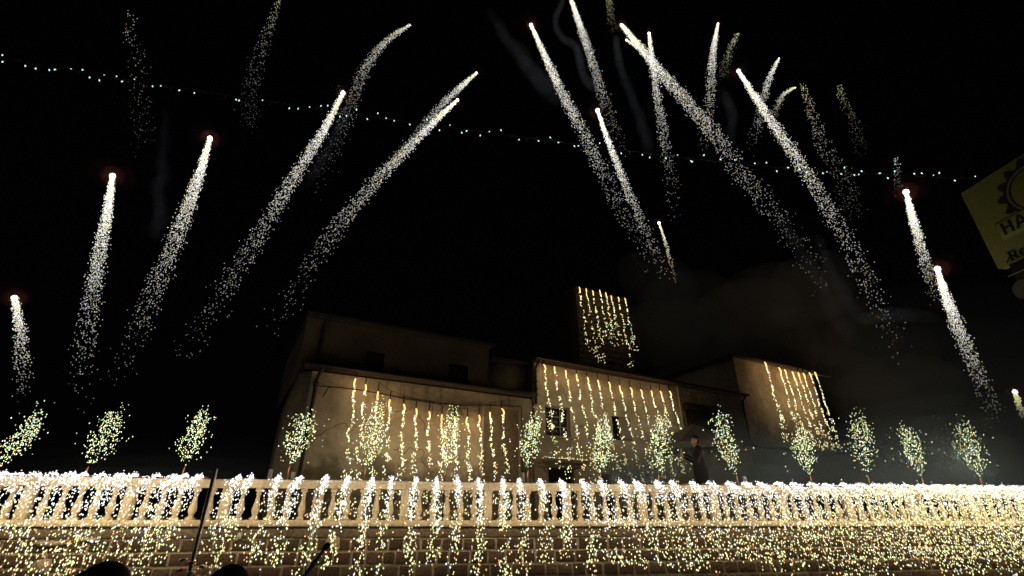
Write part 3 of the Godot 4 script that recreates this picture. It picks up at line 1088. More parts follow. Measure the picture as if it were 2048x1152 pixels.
# a comet: head (or none), its way in the picture's sky, width and brightness from head to tail
func comet(label: String, away: float, way: Array, n: int, w0: float, w1: float, bright: float, head: float, warm := 0.35) -> void:
	var c := Curve3D.new()
	for q in way:
		c.add_point(at(q[0], q[1], away))
	for i in range(1, way.size() - 1):
		var d := (c.get_point_position(i + 1) - c.get_point_position(i - 1)) / 6.0
		c.set_point_in(i, -d)
		c.set_point_out(i, d)
	var p := c.get_point_position(0)
	var t := thing("firework_comet", label, "firework", p, 0.0, "comets climbing into the sky")
	if head > 0.0:
		var st := tool()
		var prof := []
		for k in 9:
			var a := -PI / 2 + PI * k / 8
			prof.append(Vector2(maxf(cos(a), 0.02) * head * 0.72, sin(a) * head * 0.8))
		lathe(st, prof, 12)
		put("star_flame", done(st), M.comet, t)
		lamp(t, Vector3.ZERO, Color(1.0, 0.80, 0.66), 0.5 * head / 0.2, head * 0.5)
		if head > 0.11:
			mist(t, Vector3.ZERO, Vector3.ONE * head * 6.0, 0.05, Color(0.9, 0.58, 0.5))  # added reddish mist, stands in for the glow halo round the head
			mist(t, Vector3(0, 0.1, 0), Vector3(1.3, 1.0, 1.3) * head * 9.0, 0.010, Color(0.9, 0.5, 0.42))  # wider, thinner layer of the added halo
	var pl := []
	var co := []
	var long := c.get_baked_length()
	for i in int(n * 2.0):
		var s := rng.randf()
		s = (1.0 - pow(1.0 - s, 0.38)) * 1.1 if head > 0.0 else s
		s = minf(s, 1.0)
		var q := c.sample_baked(s * long)
		var q2 := c.sample_baked(minf(s * long + 0.3, long))
		var way3 := (q2 - q).normalized() if q2 != q else Vector3.DOWN
		var w := lerpf(w0 * 0.65, w1, pow(s, 0.7))
		var th := rng.randf() * TAU
		var rr := w * sqrt(rng.randf()) * (1.45 if rng.randf() < 0.22 else 1.0)
		var off := Vector3(cos(th) * rr, rng.randfn(0, w * 0.4), sin(th) * rr)
		q += off + Vector3(0, -0.4 * s * rng.randf(), 0)
		var b := bright * lerpf(1.4, 0.15, pow(s, 0.5))
		var r := lerpf(0.028, 0.024, s) * rng.randf_range(0.6, 1.35) * away / 28.0
		pl.append(ember(q - p, r, way3 + off, 1.4))
		co.append(hot(b, warm * (1.6 if s < 0.12 else 1.0)))
	sparks("trailing_sparks", t, pl, co)

func comets() -> void:
	comet("short bright comet at the far left, lowest on that side", 26, [[29, 596], [40, 650], [47, 720], [53, 800]], 420, 0.16, 0.42, 1.5, 0.2)
	comet("steep bright comet second from the left, near upright", 27, [[225, 352], [214, 430], [199, 510], [187, 590], [172, 690], [160, 800]], 1250, 0.13, 0.62, 1.9, 0.24)
	comet("long bright comet third from the left, leaning right", 28, [[420, 277], [400, 345], [366, 440], [335, 520], [300, 600], [266, 690], [235, 745]], 1350, 0.13, 0.75, 1.8, 0.24)
	comet("comet whose bright head crosses the string of lights", 29, [[686, 186], [650, 255], [607, 325], [560, 400], [508, 485], [450, 575], [375, 700]], 1250, 0.14, 0.80, 1.7, 0.23)
	comet("faint curling comet high up, hooking over to the right", 32, [[820, 50], [775, 80], [735, 128], [712, 180], [690, 240], [660, 310], [630, 380]], 620, 0.14, 0.85, 0.85, 0.07)
	comet("upper of the two comets side by side at the middle", 31, [[953, 146], [905, 188], [868, 225], [830, 270], [780, 330]], 620, 0.13, 0.55, 1.2, 0.13)
	comet("lower of the two comets side by side at the middle", 30, [[915, 200], [872, 240], [820, 292], [760, 352], [700, 422], [640, 500], [590, 585], [540, 650]], 1150, 0.13, 0.8, 1.6, 0.16)
	comet("spent column of faint sparks at the upper left", 33, [[262, 28], [262, 80], [280, 110], [275, 160], [285, 220], [284, 310]], 80, 0.55, 1.0, 0.6, 0.0, 0.5)
	comet("spent comet leaving the top edge left of the middle", 33, [[560, -6], [537, 60], [516, 120], [502, 185], [500, 250]], 190, 0.3, 0.9, 0.62, 0.0, 0.5)
	comet("leftmost comet of the right hand fan, bright white", 29, [[1062, 50], [1090, 112], [1122, 180], [1150, 232], [1180, 290], [1212, 355], [1247, 425], [1290, 490], [1312, 530]], 1450, 0.13, 0.7, 1.8, 0.2)
	comet("comet that leaves the top edge in the right hand fan", 30, [[1140, -8], [1163, 60], [1184, 120], [1202, 180], [1222, 235], [1244, 300]], 1150, 0.15, 0.6, 1.6, 0.16)
	comet("bright comet low in the fan, its head near the string of lights", 28, [[1195, 221], [1214, 275], [1236, 332], [1260, 390], [1285, 445], [1310, 500], [1345, 555]], 1000, 0.11, 0.42, 1.9, 0.22)
	comet("long comet that crosses the middle of the fan from upper left", 30, [[1243, 50], [1282, 96], [1318, 140], [1360, 188], [1402, 235], [1440, 282], [1482, 342], [1530, 402], [1580, 462], [1650, 570]], 1750, 0.18, 0.95, 1.6, 0.18)
	comet("stub of a comet just under the long crossing one", 30.5, [[1253, 80], [1272, 92], [1290, 106], [1305, 125]], 130, 0.1, 0.2, 1.8, 0.12)
	comet("upright comet that meets the long crossing one", 31, [[1298, 67], [1304, 122], [1314, 190], [1326, 262], [1340, 340], [1350, 425]], 900, 0.13, 0.6, 1.5, 0.16)
	comet("near upright comet right of the fan's middle", 31, [[1436, 48], [1425, 110], [1421, 180], [1415, 245], [1408, 300]], 800, 0.1, 0.6, 1.4, 0.13)
	comet("faint headless wisp beside the upright comet", 32, [[1475, 68], [1455, 110], [1445, 150]], 130, 0.3, 0.5, 0.8, 0.0, 0.6)
	comet("bright comet sweeping down to the right of the fan", 29, [[1477, 142], [1508, 190], [1546, 248], [1590, 312], [1630, 372], [1666, 432], [1702, 492], [1732, 562], [1800, 700]], 1500, 0.12, 0.75, 1.8, 0.2)
	comet("small curved comet right of the bright sweeping one", 32, [[1558, 117], [1541, 150], [1527, 190], [1516, 240], [1505, 300]], 450, 0.1, 0.55, 1.2, 0.09)
	comet("small hooked comet, tip bent over to the right", 32, [[1590, 175], [1567, 188], [1552, 215], [1545, 245]], 240, 0.1, 0.35, 1.0, 0.05, 0.6)
	comet("fading headless comet in orange specks", 32, [[1604, 168], [1620, 212], [1638, 268], [1660, 312], [1690, 365], [1700, 430]], 230, 0.28, 0.85, 0.75, 0.0, 0.6)
	comet("faintest orange wisp right of the fading one", 33, [[1678, 172], [1690, 210], [1708, 240], [1722, 300]], 100, 0.3, 0.6, 0.42, 0.0, 0.9)
	comet("upper of the two bright comets at the right edge", 27, [[1812, 384], [1826, 440], [1841, 490], [1856, 540], [1880, 605]], 1050, 0.11, 0.40, 1.9, 0.24)
	comet("lower of the two bright comets at the right edge", 26, [[1875, 538], [1891, 592], [1915, 652], [1941, 712], [1966, 770], [1990, 835]], 1100, 0.11, 0.48, 1.8, 0.22)
	comet("small orange comet at the lower right edge", 25, [[2030, 784], [2035, 800], [2041, 818], [2048, 840]], 190, 0.1, 0.16, 1.5, 0.15, 0.9)
	comet("little comet with a small head in mid air above the tower", 29, [[1318, 446], [1329, 478], [1340, 516], [1352, 556]], 150, 0.05, 0.16, 1.4, 0.13, 0.8)
	comet("specks above the upper right edge comet", 30, [[1790, 318], [1792, 340], [1795, 372]], 30, 0.3, 0.35, 0.8, 0.0)
	comet("orange specks at the top edge over the fan", 33, [[1216, -4], [1222, 30], [1226, 60]], 90, 0.35, 0.5, 0.6, 0.0, 0.9)

# ------------------------------------------------------------------ string of lights, sign, street

func string_lights() -> void:
	var t := thing("string_lights", "long string of teal LED bulbs hung across the night sky", "string lights")
	var c := Curve3D.new()
	var pts := [[-300, 70], [60, 126], [180, 148], [300, 166], [500, 197], [800, 241], [1100, 281], [1400, 319], [1650, 342], [1950, 358]]
	var depth := [7.6, 7.8, 7.9, 8.0, 8.15, 8.3, 8.5, 8.7, 8.9, 9.1]
	for i in pts.size():
		c.add_point(at(pts[i][0], pts[i][1], depth[i]))
	for i in range(1, pts.size() - 1):
		var d := (c.get_point_position(i + 1) - c.get_point_position(i - 1)) / 6.0
		c.set_point_in(i, -d)
		c.set_point_out(i, d)
	var path := []
	for i in 121:
		path.append(c.sample_baked(c.get_baked_length() * i / 120.0))
	var st := tool()
	tube(st, path, [0.006], 5)
	put("cable", done(st), plain(lin(0.10, 0.12, 0.11), 0.6), t)
	st = tool()
	lathe(st, [Vector2(0.008, 0), Vector2(0.009, 0.085), Vector2(0.007, 0.09)], 6)
	var socket := done(st)
	st = tool()
	lathe(st, [Vector2(0.009, 0.09), Vector2(0.0125, 0.10), Vector2(0.0125, 0.118), Vector2(0.005, 0.13)], 6)
	var led := done(st)
	var grey := plain(lin(0.12, 0.13, 0.12), 0.5)
	var s := 0.1
	while s < c.get_baked_length():
		var p := c.sample_baked(s)
		var b := Basis(Vector3.BACK, (PI if rng.randf() < 0.6 else 0.0) + rng.randfn(0, 0.55)) * Basis(Vector3.RIGHT, rng.randfn(0, 0.4))
		var o := put("bulb", socket, grey, t, Transform3D(b, p))
		if rng.randf() < 0.86:
			put("led", led, M.led, o)
		s += rng.randf_range(0.14, 0.29)

func hanging_sign() -> void:
	var corner := at(1921, 387, 4.5)
	var near := Vector3(0.101, 0, 1).normalized()
	var face := near.cross(Vector3.UP).normalized()
	var t := thing("hanging_sign", "yellow projecting shop sign with a dark gear emblem and black lettering", "sign", corner)
	t.transform.basis = Basis(near, Vector3.UP, face)
	var inv := t.transform.affine_inverse()
	var spot := func(px: float, py: float) -> Vector2:
		var p := inv * on_plane(px, py, corner, face)
		return Vector2(p.x, p.y)
	var low: float = spot.call(2005, 534).y
	var yellow := surface([lin(0.16, 0.185, 0.03), lin(0.20, 0.24, 0.045), lin(0.24, 0.28, 0.06)], 1.5, 47, 0.6, 1.0)
	put("board", box_mesh(Vector3(0, low, -0.1), Vector3(1.25, 0, 0), 0.004), yellow, t)
	# the gear: a ring with teeth
	var c := Vector2(spot.call(2068, 372))
	var left: Vector2 = spot.call(2017, 400)
	var r := c.distance_to(left)
	var st := tool()
	var n := 13
	for k in n * 6:
		var a0 := TAU * k / (n * 6.0)
		var a1 := TAU * (k + 1) / (n * 6.0)
		var reach := func(a: float) -> float:
			return r * (1.06 + 0.34 * pow(0.5 + 0.5 * sin(a * n), 0.7))
		var p0 := Vector3(c.x + cos(a0) * r, c.y + sin(a0) * r, 0.004)
		var p1 := Vector3(c.x + cos(a1) * r, c.y + sin(a1) * r, 0.004)
		var q0 := Vector3(c.x + cos(a0) * reach.call(a0), c.y + sin(a0) * reach.call(a0), 0.004)
		var q1 := Vector3(c.x + cos(a1) * reach.call(a1), c.y + sin(a1) * reach.call(a1), 0.004)
		quad(st, p0, p1, q1, q0)
		for ring in [[0.86, 0.91, 0.0041]]:
			var i0 := Vector3(c.x + cos(a0) * r * ring[0], c.y + sin(a0) * r * ring[0], ring[2])
			var i1 := Vector3(c.x + cos(a1) * r * ring[0], c.y + sin(a1) * r * ring[0], ring[2])
			var o0 := Vector3(c.x + cos(a0) * r * ring[1], c.y + sin(a0) * r * ring[1], ring[2])
			var o1 := Vector3(c.x + cos(a1) * r * ring[1], c.y + sin(a1) * r * ring[1], ring[2])
			quad(st, i0, i1, o1, o0)
	put("gear_emblem", done(st), M.black, t)
	st = tool()
	for k in 72:
		var a0 := TAU * k / 72.0
		var a1 := TAU * (k + 1) / 72.0
		quad(st, Vector3(c.x + cos(a0) * r * 0.91, c.y + sin(a0) * r * 0.91, 0.0035), Vector3(c.x + cos(a1) * r * 0.91, c.y + sin(a1) * r * 0.91, 0.0035), Vector3(c.x + cos(a1) * r, c.y + sin(a1) * r, 0.0035), Vector3(c.x + cos(a0) * r, c.y + sin(a0) * r, 0.0035))
	put("emblem_ring", done(st), M.sign_grey, t)
	st = tool()
	lathe(st, [Vector2(r * 0.28, 0.0), Vector2(r * 0.28, 0.003)], 24)
	put("emblem_hub", done(st), M.black, t, Transform3D(Basis(Vector3.RIGHT, PI / 2), Vector3(c.x, c.y - r * 0.1, 0.003)))
	# the name plate covers the lower part of the gear
	var h0: Vector2 = spot.call(1997, 451)
	var h1: Vector2 = spot.call(2012, 471)
	var size := absf(h0.y - h1.y)
	put("name_band", box_mesh(Vector3(h0.x - 0.02, h1.y - 0.3 * size, 0.0045), Vector3(1.24, h0.y + 0.02, 0.0065)), yellow, t)
	put("name_bar", box_mesh(Vector3(h0.x - 0.02, h0.y + 0.02, 0.0045), Vector3(1.24, h0.y + 0.034, 0.0085)), M.black, t)
	lettering(t, "HA", ["Droid Sans"], size * 1.40, Vector3(h0.x, h1.y, 0.007), M.black)
	# the dark lower board
	var dark_low: float = spot.call(2047, 700).y
	put("lower_board", box_mesh(Vector3(0.10, dark_low, -0.09), Vector3(1.25, low - 0.003, -0.01), 0.004), M.black, t)
	var r0: Vector2 = spot.call(2018, 536)
	var r1: Vector2 = spot.call(2013, 519)
	lettering(t, "Rol", ["Droid Serif"], 0.15, Vector3(r1.x + 0.02, low + 0.012, 0.004), M.black)
	var swash := tool()
	var sw := []
	for q in [[2014, 527], [2018, 517], [2026, 511], [2034, 507]]:
		var v: Vector2 = spot.call(q[0], q[1])
		sw.append(Vector3(v.x, v.y, 0.004))
	tube(swash, sw, [0.003, 0.006, 0.007, 0.003], 5)
	put("letter_flourish", done(swash), M.black, t)
	var u0: Vector2 = spot.call(2015, 553)
	put("underline", box_mesh(Vector3(u0.x, u0.y - 0.006, -0.009), Vector3(1.2, u0.y + 0.006, -0.004)), M.sign_grey, t)
	st = tool()
	lathe(st, [Vector2(0.10, 0.0), Vector2(0.10, 0.004)], 24)
	var b0: Vector2 = spot.call(2046, 578)
	put("pale_emblem", done(st), M.sign_grey, t, Transform3D(Basis(Vector3.RIGHT, PI / 2), Vector3(b0.x, b0.y, -0.009)))
	for y in [-0.05, low + 0.1]:
		st = tool()
		tube(st, [Vector3(1.25, y, -0.05), Vector3(2.6, y, -0.05)], [0.02], 8)
		put("bracket", done(st), M.steel, t)

func lettering(parent: Node3D, words: String, fonts: Array, size: float, where: Vector3, material: Material) -> void:
	var f := SystemFont.new()
	f.font_names = PackedStringArray(fonts)
	f.font_weight = 700
	var m := TextMesh.new()
	m.text = words
	m.font = f
	m.font_size = 64
	m.pixel_size = size / 64.0
	m.depth = 0.003
	m.horizontal_alignment = HORIZONTAL_ALIGNMENT_LEFT
	m.vertical_alignment = VERTICAL_ALIGNMENT_BOTTOM
	put("lettering", m, material, parent, Transform3D(Basis(), where - Vector3(0, size * 0.24, 0)))

func street_things() -> void:
	var k := 0
	for q in [[432, 937, 9.3, 0.029, "tall dull steel pole with red and white tape, before the left wall"], [638, 980, 10.5, 0.030, "slim pale steel post before the wall at the fifth pier"]]:
		var top := at(q[0], q[1], q[2])
		var t := thing("metal_pole", q[4], "pole", Vector3(top.x, 0, top.z))
		var st := tool()
		box(st, Vector3(-q[3], 0, -q[3]), Vector3(q[3], top.y, q[3]), 0.006)
		put("post", done(st), M.steel, t)
		st = tool()
		box(st, Vector3(-q[3] * 0.28, 0.05, q[3] + 0.001), Vector3(q[3] * 0.28, top.y - 0.02, q[3] + 0.006))
		put("groove", done(st), M.pipe, t)
		put("foot_plate", box_mesh(Vector3(-0.09, 0.0, -0.09), Vector3(0.09, 0.012, 0.09)), M.steel, t)
		if k == 0:
			var red := plain(lin(0.45, 0.035, 0.03), 0.5)
			for b in 6:
				st = tool()
				var y := 0.98 + b * 0.05
				box(st, Vector3(-0.05, y, -0.05), Vector3(0.05, y + 0.045, 0.05), 0.01, Transform3D(Basis(Vector3.BACK, 0.15 * (b % 3 - 1)), Vector3(0.03 * (b % 2), 0.0, 0)))
				put("tape_wrap", done(st), red if b % 2 == 0 else M.white, t)
			for b in 5:
				st = tool()
				bar(st, Vector3(0.05 + 0.08 * b, 1.02 - 0.13 * b, 0.02), Vector3(0.13 + 0.08 * b, 0.89 - 0.13 * b, 0.03), 0.006, 0.05)
				put("tape_tail", done(st), red if b % 2 == 1 else M.white, t)
		k += 1
	# a black boom arm held up from the crowd
	var a := at(600, 1166, 3.4)
	var b := at(652, 1094, 3.8)
	var boom := thing("camera_boom", "black folding camera boom raised before the stone wall", "boom arm", a)
	var d := b - a
	var st := tool()
	tube(st, [-d * 0.9 + Vector3(0, -0.1, 0), Vector3.ZERO, d * 0.55], [0.018, 0.017, 0.016], 8)
	tube(st, [d * 0.5, d], [0.012, 0.011], 8)
	put("arm", done(st), M.black, boom)
	st = tool()
	box(st, Vector3(-0.02, -0.022, -0.012), Vector3(0.02, 0.03, 0.012), 0.008, Transform3D(Basis(Vector3.BACK, -0.6), d))
	put("clamp_head", done(st), M.black, boom)

# ------------------------------------------------------------------ people

# bones: [from, to, radius, radius, colour, blend]; a smooth union meshed with surface nets, added to ST
func flesh(st: SurfaceTool, bones: Array, cell: float) -> void:
	var lo := Vector3.ONE * 1e9
	var hi := -lo
	for b in bones:
		var r := maxf(b[2], b[3]) + cell * 3
		for p in [b[0], b[1]]:
			lo = lo.min(p - Vector3.ONE * r)
			hi = hi.max(p + Vector3.ONE * r)
	var n := Vector3i(((hi - lo) / cell).ceil()) + Vector3i.ONE
	var sx := n.y * n.z
	var field := PackedFloat32Array()
	field.resize(n.x * sx)
	field.fill(9.0)
	var near := PackedFloat32Array()
	near.resize(n.x * sx)
	near.fill(9.0)
	var who := PackedByteArray()
	who.resize(n.x * sx)
	for bi in bones.size():
		var b: Array = bones[bi]
		var p0: Vector3 = b[0]
		var ba: Vector3 = b[1] - p0
		var r0: float = b[2]
		var dr: float = b[3] - r0
		var k: float = b[5]
		var len2 := maxf(ba.length_squared(), 1e-8)
		var reach := Vector3.ONE * (maxf(b[2], b[3]) + k + cell * 2)
		var i0 := Vector3i(((p0.min(b[1]) - reach - lo) / cell).floor()).clamp(Vector3i.ZERO, n - Vector3i.ONE)
		var i1 := Vector3i(((p0.max(b[1]) + reach - lo) / cell).ceil()).clamp(Vector3i.ZERO, n - Vector3i.ONE)
		for i in range(i0.x, i1.x + 1):
			for j in range(i0.y, i1.y + 1):
				for l in range(i0.z, i1.z + 1):
					var p := lo + Vector3(i, j, l) * cell - p0
					var h := clampf(p.dot(ba) / len2, 0, 1)
					var d := (p - ba * h).length() - r0 - dr * h
					var at_i := i * sx + j * n.z + l
					if d < near[at_i]:
						near[at_i] = d
						who[at_i] = bi
					var f := field[at_i]
					var m := maxf(k - absf(d - f), 0.0) / k
					field[at_i] = minf(d, f) - m * m * k * 0.25
	var ids := {}
	var verts := []
	var step := [0, n.z * n.y, n.z, sx + n.z, 1, sx + 1, n.z + 1, sx + n.z + 1]
	step[1] = sx
	var corner := [Vector3(0, 0, 0), Vector3(1, 0, 0), Vector3(0, 1, 0), Vector3(1, 1, 0), Vector3(0, 0, 1), Vector3(1, 0, 1), Vector3(0, 1, 1), Vector3(1, 1, 1)]
	var edges := [[0, 1], [2, 3], [4, 5], [6, 7], [0, 2], [1, 3], [4, 6], [5, 7], [0, 4], [1, 5], [2, 6], [3, 7]]
	for i in n.x - 1:
		for j in n.y - 1:
			for l in n.z - 1:
				var o := i * sx + j * n.z + l
				if field[o] > cell * 2.5:
					continue
				var inside := 0
				for c in 8:
					if field[o + step[c]] < 0:
						inside += 1
				if inside == 0 or inside == 8:
					continue
				var sum := Vector3.ZERO
				var hits := 0
				for e in edges:
					var a := field[o + step[e[0]]]
					var b := field[o + step[e[1]]]
					if (a < 0) != (b < 0):
						sum += corner[e[0]].lerp(corner[e[1]], a / (a - b))
						hits += 1
				ids[o] = verts.size()
				verts.append([lo + (Vector3(i, j, l) + sum / hits) * cell, bones[who[o]][4]])
	var emit := func(list: Array) -> void:
		for o in list:
			if not ids.has(o):
				return
		for t in [[0, 1, 2], [0, 2, 3]]:
			for q in t:
				var v: Array = verts[ids[list[q]]]
				st.set_color(v[1])
				st.add_vertex(v[0])
	st.set_smooth_group(2)
	for i in range(1, n.x - 1):
		for j in range(1, n.y - 1):
			for l in range(1, n.z - 1):
				var o := i * sx + j * n.z + l
				var s := field[o] < 0
				for ax in 3:
					var dv: int = [sx, n.z, 1][ax]
					if (field[o + dv] < 0) == s:
						continue
					var u: int = [n.z, 1, sx][ax]
					var w: int = [1, sx, n.z][ax]
					var ring := [o, o - u, o - u - w, o - w]
					if s:
						ring.reverse()
					emit.call(ring)

# a standing figure facing +x, feet at the origin; REACH: the near arm holds something out before the chest
func figure(reach: bool, coat: Color, legs: Color, hair: Color, cap: bool) -> Array:
	var skin := Color(0.36, 0.20, 0.13)
	var shoe := Color(0.012, 0.011, 0.01)
	var b := []
	for s in [-1.0, 1.0]:
		b.append([Vector3(0, 0.90, s * 0.09), Vector3(0.01, 0.50, s * 0.10), 0.098, 0.066, legs, 0.05])
		b.append([Vector3(0.01, 0.50, s * 0.10), Vector3(-0.02, 0.09, s * 0.105), 0.068, 0.052, legs, 0.04])
		b.append([Vector3(-0.03, 0.045, s * 0.105), Vector3(0.15, 0.035, s * 0.12), 0.045, 0.036, shoe, 0.03])
		b.append([Vector3(0.0, 1.36, s * 0.13), Vector3(-0.01, 1.39, s * 0.16), 0.085, 0.078, coat, 0.06])
	b.append([Vector3(0, 0.86, 0), Vector3(0, 1.05, 0), 0.165, 0.16, coat, 0.06])
	b.append([Vector3(0, 0.70, 0), Vector3(0, 0.90, 0), 0.175, 0.17, coat, 0.05])
	b.append([Vector3(0.01, 1.05, -0.05), Vector3(0.0, 1.30, -0.07), 0.145, 0.13, coat, 0.08])
	b.append([Vector3(0.01, 1.05, 0.05), Vector3(0.0, 1.30, 0.07), 0.145, 0.13, coat, 0.08])
	b.append([Vector3(0.0, 1.40, 0), Vector3(0.025, 1.52, 0), 0.065, 0.056, skin, 0.04])
	b.append([Vector3(-0.01, 1.43, -0.03), Vector3(-0.01, 1.43, 0.03), 0.075, 0.075, coat, 0.03])
	for s in [-1.0, 1.0]:
		var shoulder := Vector3(-0.01, 1.39, s * 0.19)
		var elbow := Vector3(-0.04, 1.10, s * 0.25)
		var wrist := Vector3(0.05, 0.86, s * 0.25)
		if reach:
			elbow = Vector3(0.10, 1.14, s * 0.23)
			wrist = Vector3(0.33, 1.26, s * 0.10)
		b.append([shoulder, elbow, 0.068, 0.055, coat, 0.05])
		b.append([elbow, wrist, 0.055, 0.042, coat, 0.03])
	return b

func head_bones(hair: Color, cap: bool) -> Array:
	var skin := Color(0.36, 0.20, 0.13)
	var c := Vector3(0.03, 1.63, 0)
	var b := []
	b.append([c + Vector3(-0.015, 0.03, 0), c + Vector3(0.01, 0.03, 0), 0.083, 0.08, skin, 0.02])
	b.append([c + Vector3(0.03, -0.02, 0), c + Vector3(0.05, -0.075, 0), 0.062, 0.038, skin, 0.03])
	b.append([c + Vector3(0.085, 0.01, 0), c + Vector3(0.108, -0.028, 0), 0.010, 0.015, skin, 0.012])
	b.append([c + Vector3(0.082, 0.022, -0.04), c + Vector3(0.082, 0.022, 0.04), 0.012, 0.012, skin, 0.012])
	b.append([c + Vector3(0.084, -0.058, -0.018), c + Vector3(0.084, -0.058, 0.018), 0.009, 0.009, Color(0.30, 0.12, 0.09), 0.008])
	for s in [-1.0, 1.0]:
		b.append([c + Vector3(-0.01, 0.02, s * 0.083), c + Vector3(0.0, -0.03, s * 0.08), 0.018, 0.012, skin, 0.01])
		b.append([c + Vector3(0.080, 0.005, s * 0.03), c + Vector3(0.081, 0.005, s * 0.03), 0.010, 0.010, Color(0.02, 0.015, 0.012), 0.004])
	b.append([c + Vector3(-0.03, 0.045, 0), c + Vector3(-0.01, 0.055, 0), 0.088, 0.085, hair, 0.012])
	b.append([c + Vector3(-0.055, 0.0, 0), c + Vector3(-0.05, -0.04, 0), 0.062, 0.05, hair, 0.02])
	b.append([Vector3(0.015, 1.49, 0), c + Vector3(0, -0.03, 0), 0.052, 0.05, skin, 0.03])
	if cap:
		b.append([c + Vector3(-0.02, 0.06, 0), c + Vector3(0.0, 0.075, 0), 0.098, 0.092, hair, 0.012])
		b.append([c + Vector3(0.08, 0.065, -0.035), c + Vector3(0.08, 0.065, 0.035), 0.022, 0.022, hair, 0.03])
		b.append([c + Vector3(0.13, 0.052, -0.03), c + Vector3(0.13, 0.052, 0.03), 0.014, 0.014, hair, 0.04])
	return b

func hand_bones(wrist: Vector3, way: Vector3, up: Vector3, side: float) -> Array:
	var skin := Color(0.36, 0.20, 0.13)
	var b := []
	var z := way.cross(up).normalized()
	var palm := wrist + way * 0.075
	b.append([wrist, palm, 0.026, 0.024, skin, 0.02])
	for k in 4:
		var o := up * (0.030 - 0.020 * k)
		var l: float = [0.036, 0.042, 0.039, 0.030][k]
		var a := palm + o
		var c := a + way * l + z * side * 0.008
		var d := c + way * l * 0.35 + z * side * l * 0.75
		b.append([wrist + way * 0.03 + o * 0.7, a, 0.015, 0.0105, skin, 0.012])
		b.append([a, c, 0.0105, 0.0095, skin, 0.006])
		b.append([c, d, 0.0095, 0.008, skin, 0.006])
	b.append([wrist + way * 0.02 + up * 0.022, wrist + way * 0.055 + up * 0.05 + z * side * 0.02, 0.014, 0.011, skin, 0.012])
	b.append([wrist + way * 0.055 + up * 0.05 + z * side * 0.02, wrist + way * 0.09 + up * 0.052 + z * side * 0.035, 0.011, 0.009, skin, 0.006])
	return b

func person(label: String, where: Vector3, turn: float, reach: bool, coat: Color, legs: Color, hair: Color, cap: bool, tall := 1.0) -> Node3D:
	var t := thing("person", label, "person", where, turn)
	t.scale = Vector3.ONE * tall
	var st := tool()
	flesh(st, figure(reach, coat, legs, hair, cap), 0.022)
	flesh(st, head_bones(hair, cap), 0.009)
	for s in [-1.0, 1.0]:
		if reach:
			flesh(st, hand_bones(Vector3(0.33, 1.26, s * 0.10), Vector3(0.85, 0.4, -s * 0.3).normalized(), Vector3.UP, s), 0.005)
		else:
			flesh(st, hand_bones(Vector3(0.05, 0.86, s * 0.25), Vector3(0.15, -0.98, 0).normalized(), Vector3.RIGHT, -s), 0.005)
	var m := StandardMaterial3D.new()
	m.vertex_color_use_as_albedo = true
	m.roughness = 0.85
	put("body", done(st), m, t)
	return t

func people() -> void:
	var head := at(1391, 872, 12.75)
	var dark := Color(0.010, 0.0095, 0.010)
	var feet := head.y - 1.755
	person("person in a dark coat on the terrace, in profile, holding a pale card", Vector3(head.x, feet, head.z), PI * 0.93, true, dark, Color(0.009, 0.0085, 0.009), Color(0.05, 0.035, 0.025), false)
	var c := thing("paper_card", "pale card held out by the person in the dark coat", "card", Vector3(head.x, feet, head.z), PI * 0.93)
	put("card_sheet", box_mesh(Vector3(0.40, 1.26, -0.17), Vector3(0.412, 1.45, 0.17), 0.002), M.canvas, c)
	# two heads of the crowd at the lower edge of the view
	var a := at(205, 1121, 2.15)
	person("capped onlooker seen from behind, the larger dark head", Vector3(a.x, 0, a.z), PI * 0.40, false, Color(0.01, 0.01, 0.011), Color(0.01, 0.01, 0.012), Color(0.004, 0.004, 0.004), true, a.y / 1.80)
	a = at(462, 1127, 2.5)
	person("dark haired onlooker seen from behind, right of the capped one", Vector3(a.x, 0, a.z), PI * 0.5, false, Color(0.01, 0.01, 0.011), Color(0.01, 0.01, 0.012), Color(0.004, 0.004, 0.004), false, a.y / 1.773)

# ------------------------------------------------------------------ smoke

func mist(parent: Node3D, where: Vector3, size: Vector3, density: float, color := Color(0.8, 0.8, 0.8), turned := Basis()) -> void:
	var f := FogVolume.new()
	f.basis = turned
	f.name = "smoke_or_halo_puff"
	f.shape = RenderingServer.FOG_VOLUME_SHAPE_ELLIPSOID
	f.size = size
	f.position = where
	var m := FogMaterial.new()
	m.density = density
	m.albedo = color
	f.material = m
	parent.add_child(f, true)

# a bank of smoke: soft puffs, thick at the foot and thinner as they swell upwards
func smoke_bank(label: String, spots: Array, group := "") -> void:
	var t := thing("smoke_bank", label, "smoke", Vector3.ZERO, 0.0, group)
	t.set_meta("kind", "stuff")
	for q in spots:
		var p := at(q[0], q[1], q[2])
		for k in 4:
			var g := 1.0 + 0.55 * k
			mist(t, p + Vector3(0.12 * k * q[3] * 0.3, q[4] * 0.28 * k, -0.15 * k), Vector3(q[3], q[4], q[5]) * Vector3(1.0 + 0.25 * k, g, 1.0 + 0.1 * k), q[6] / pow(1.9, k), Color(0.74, 0.82, 0.9))

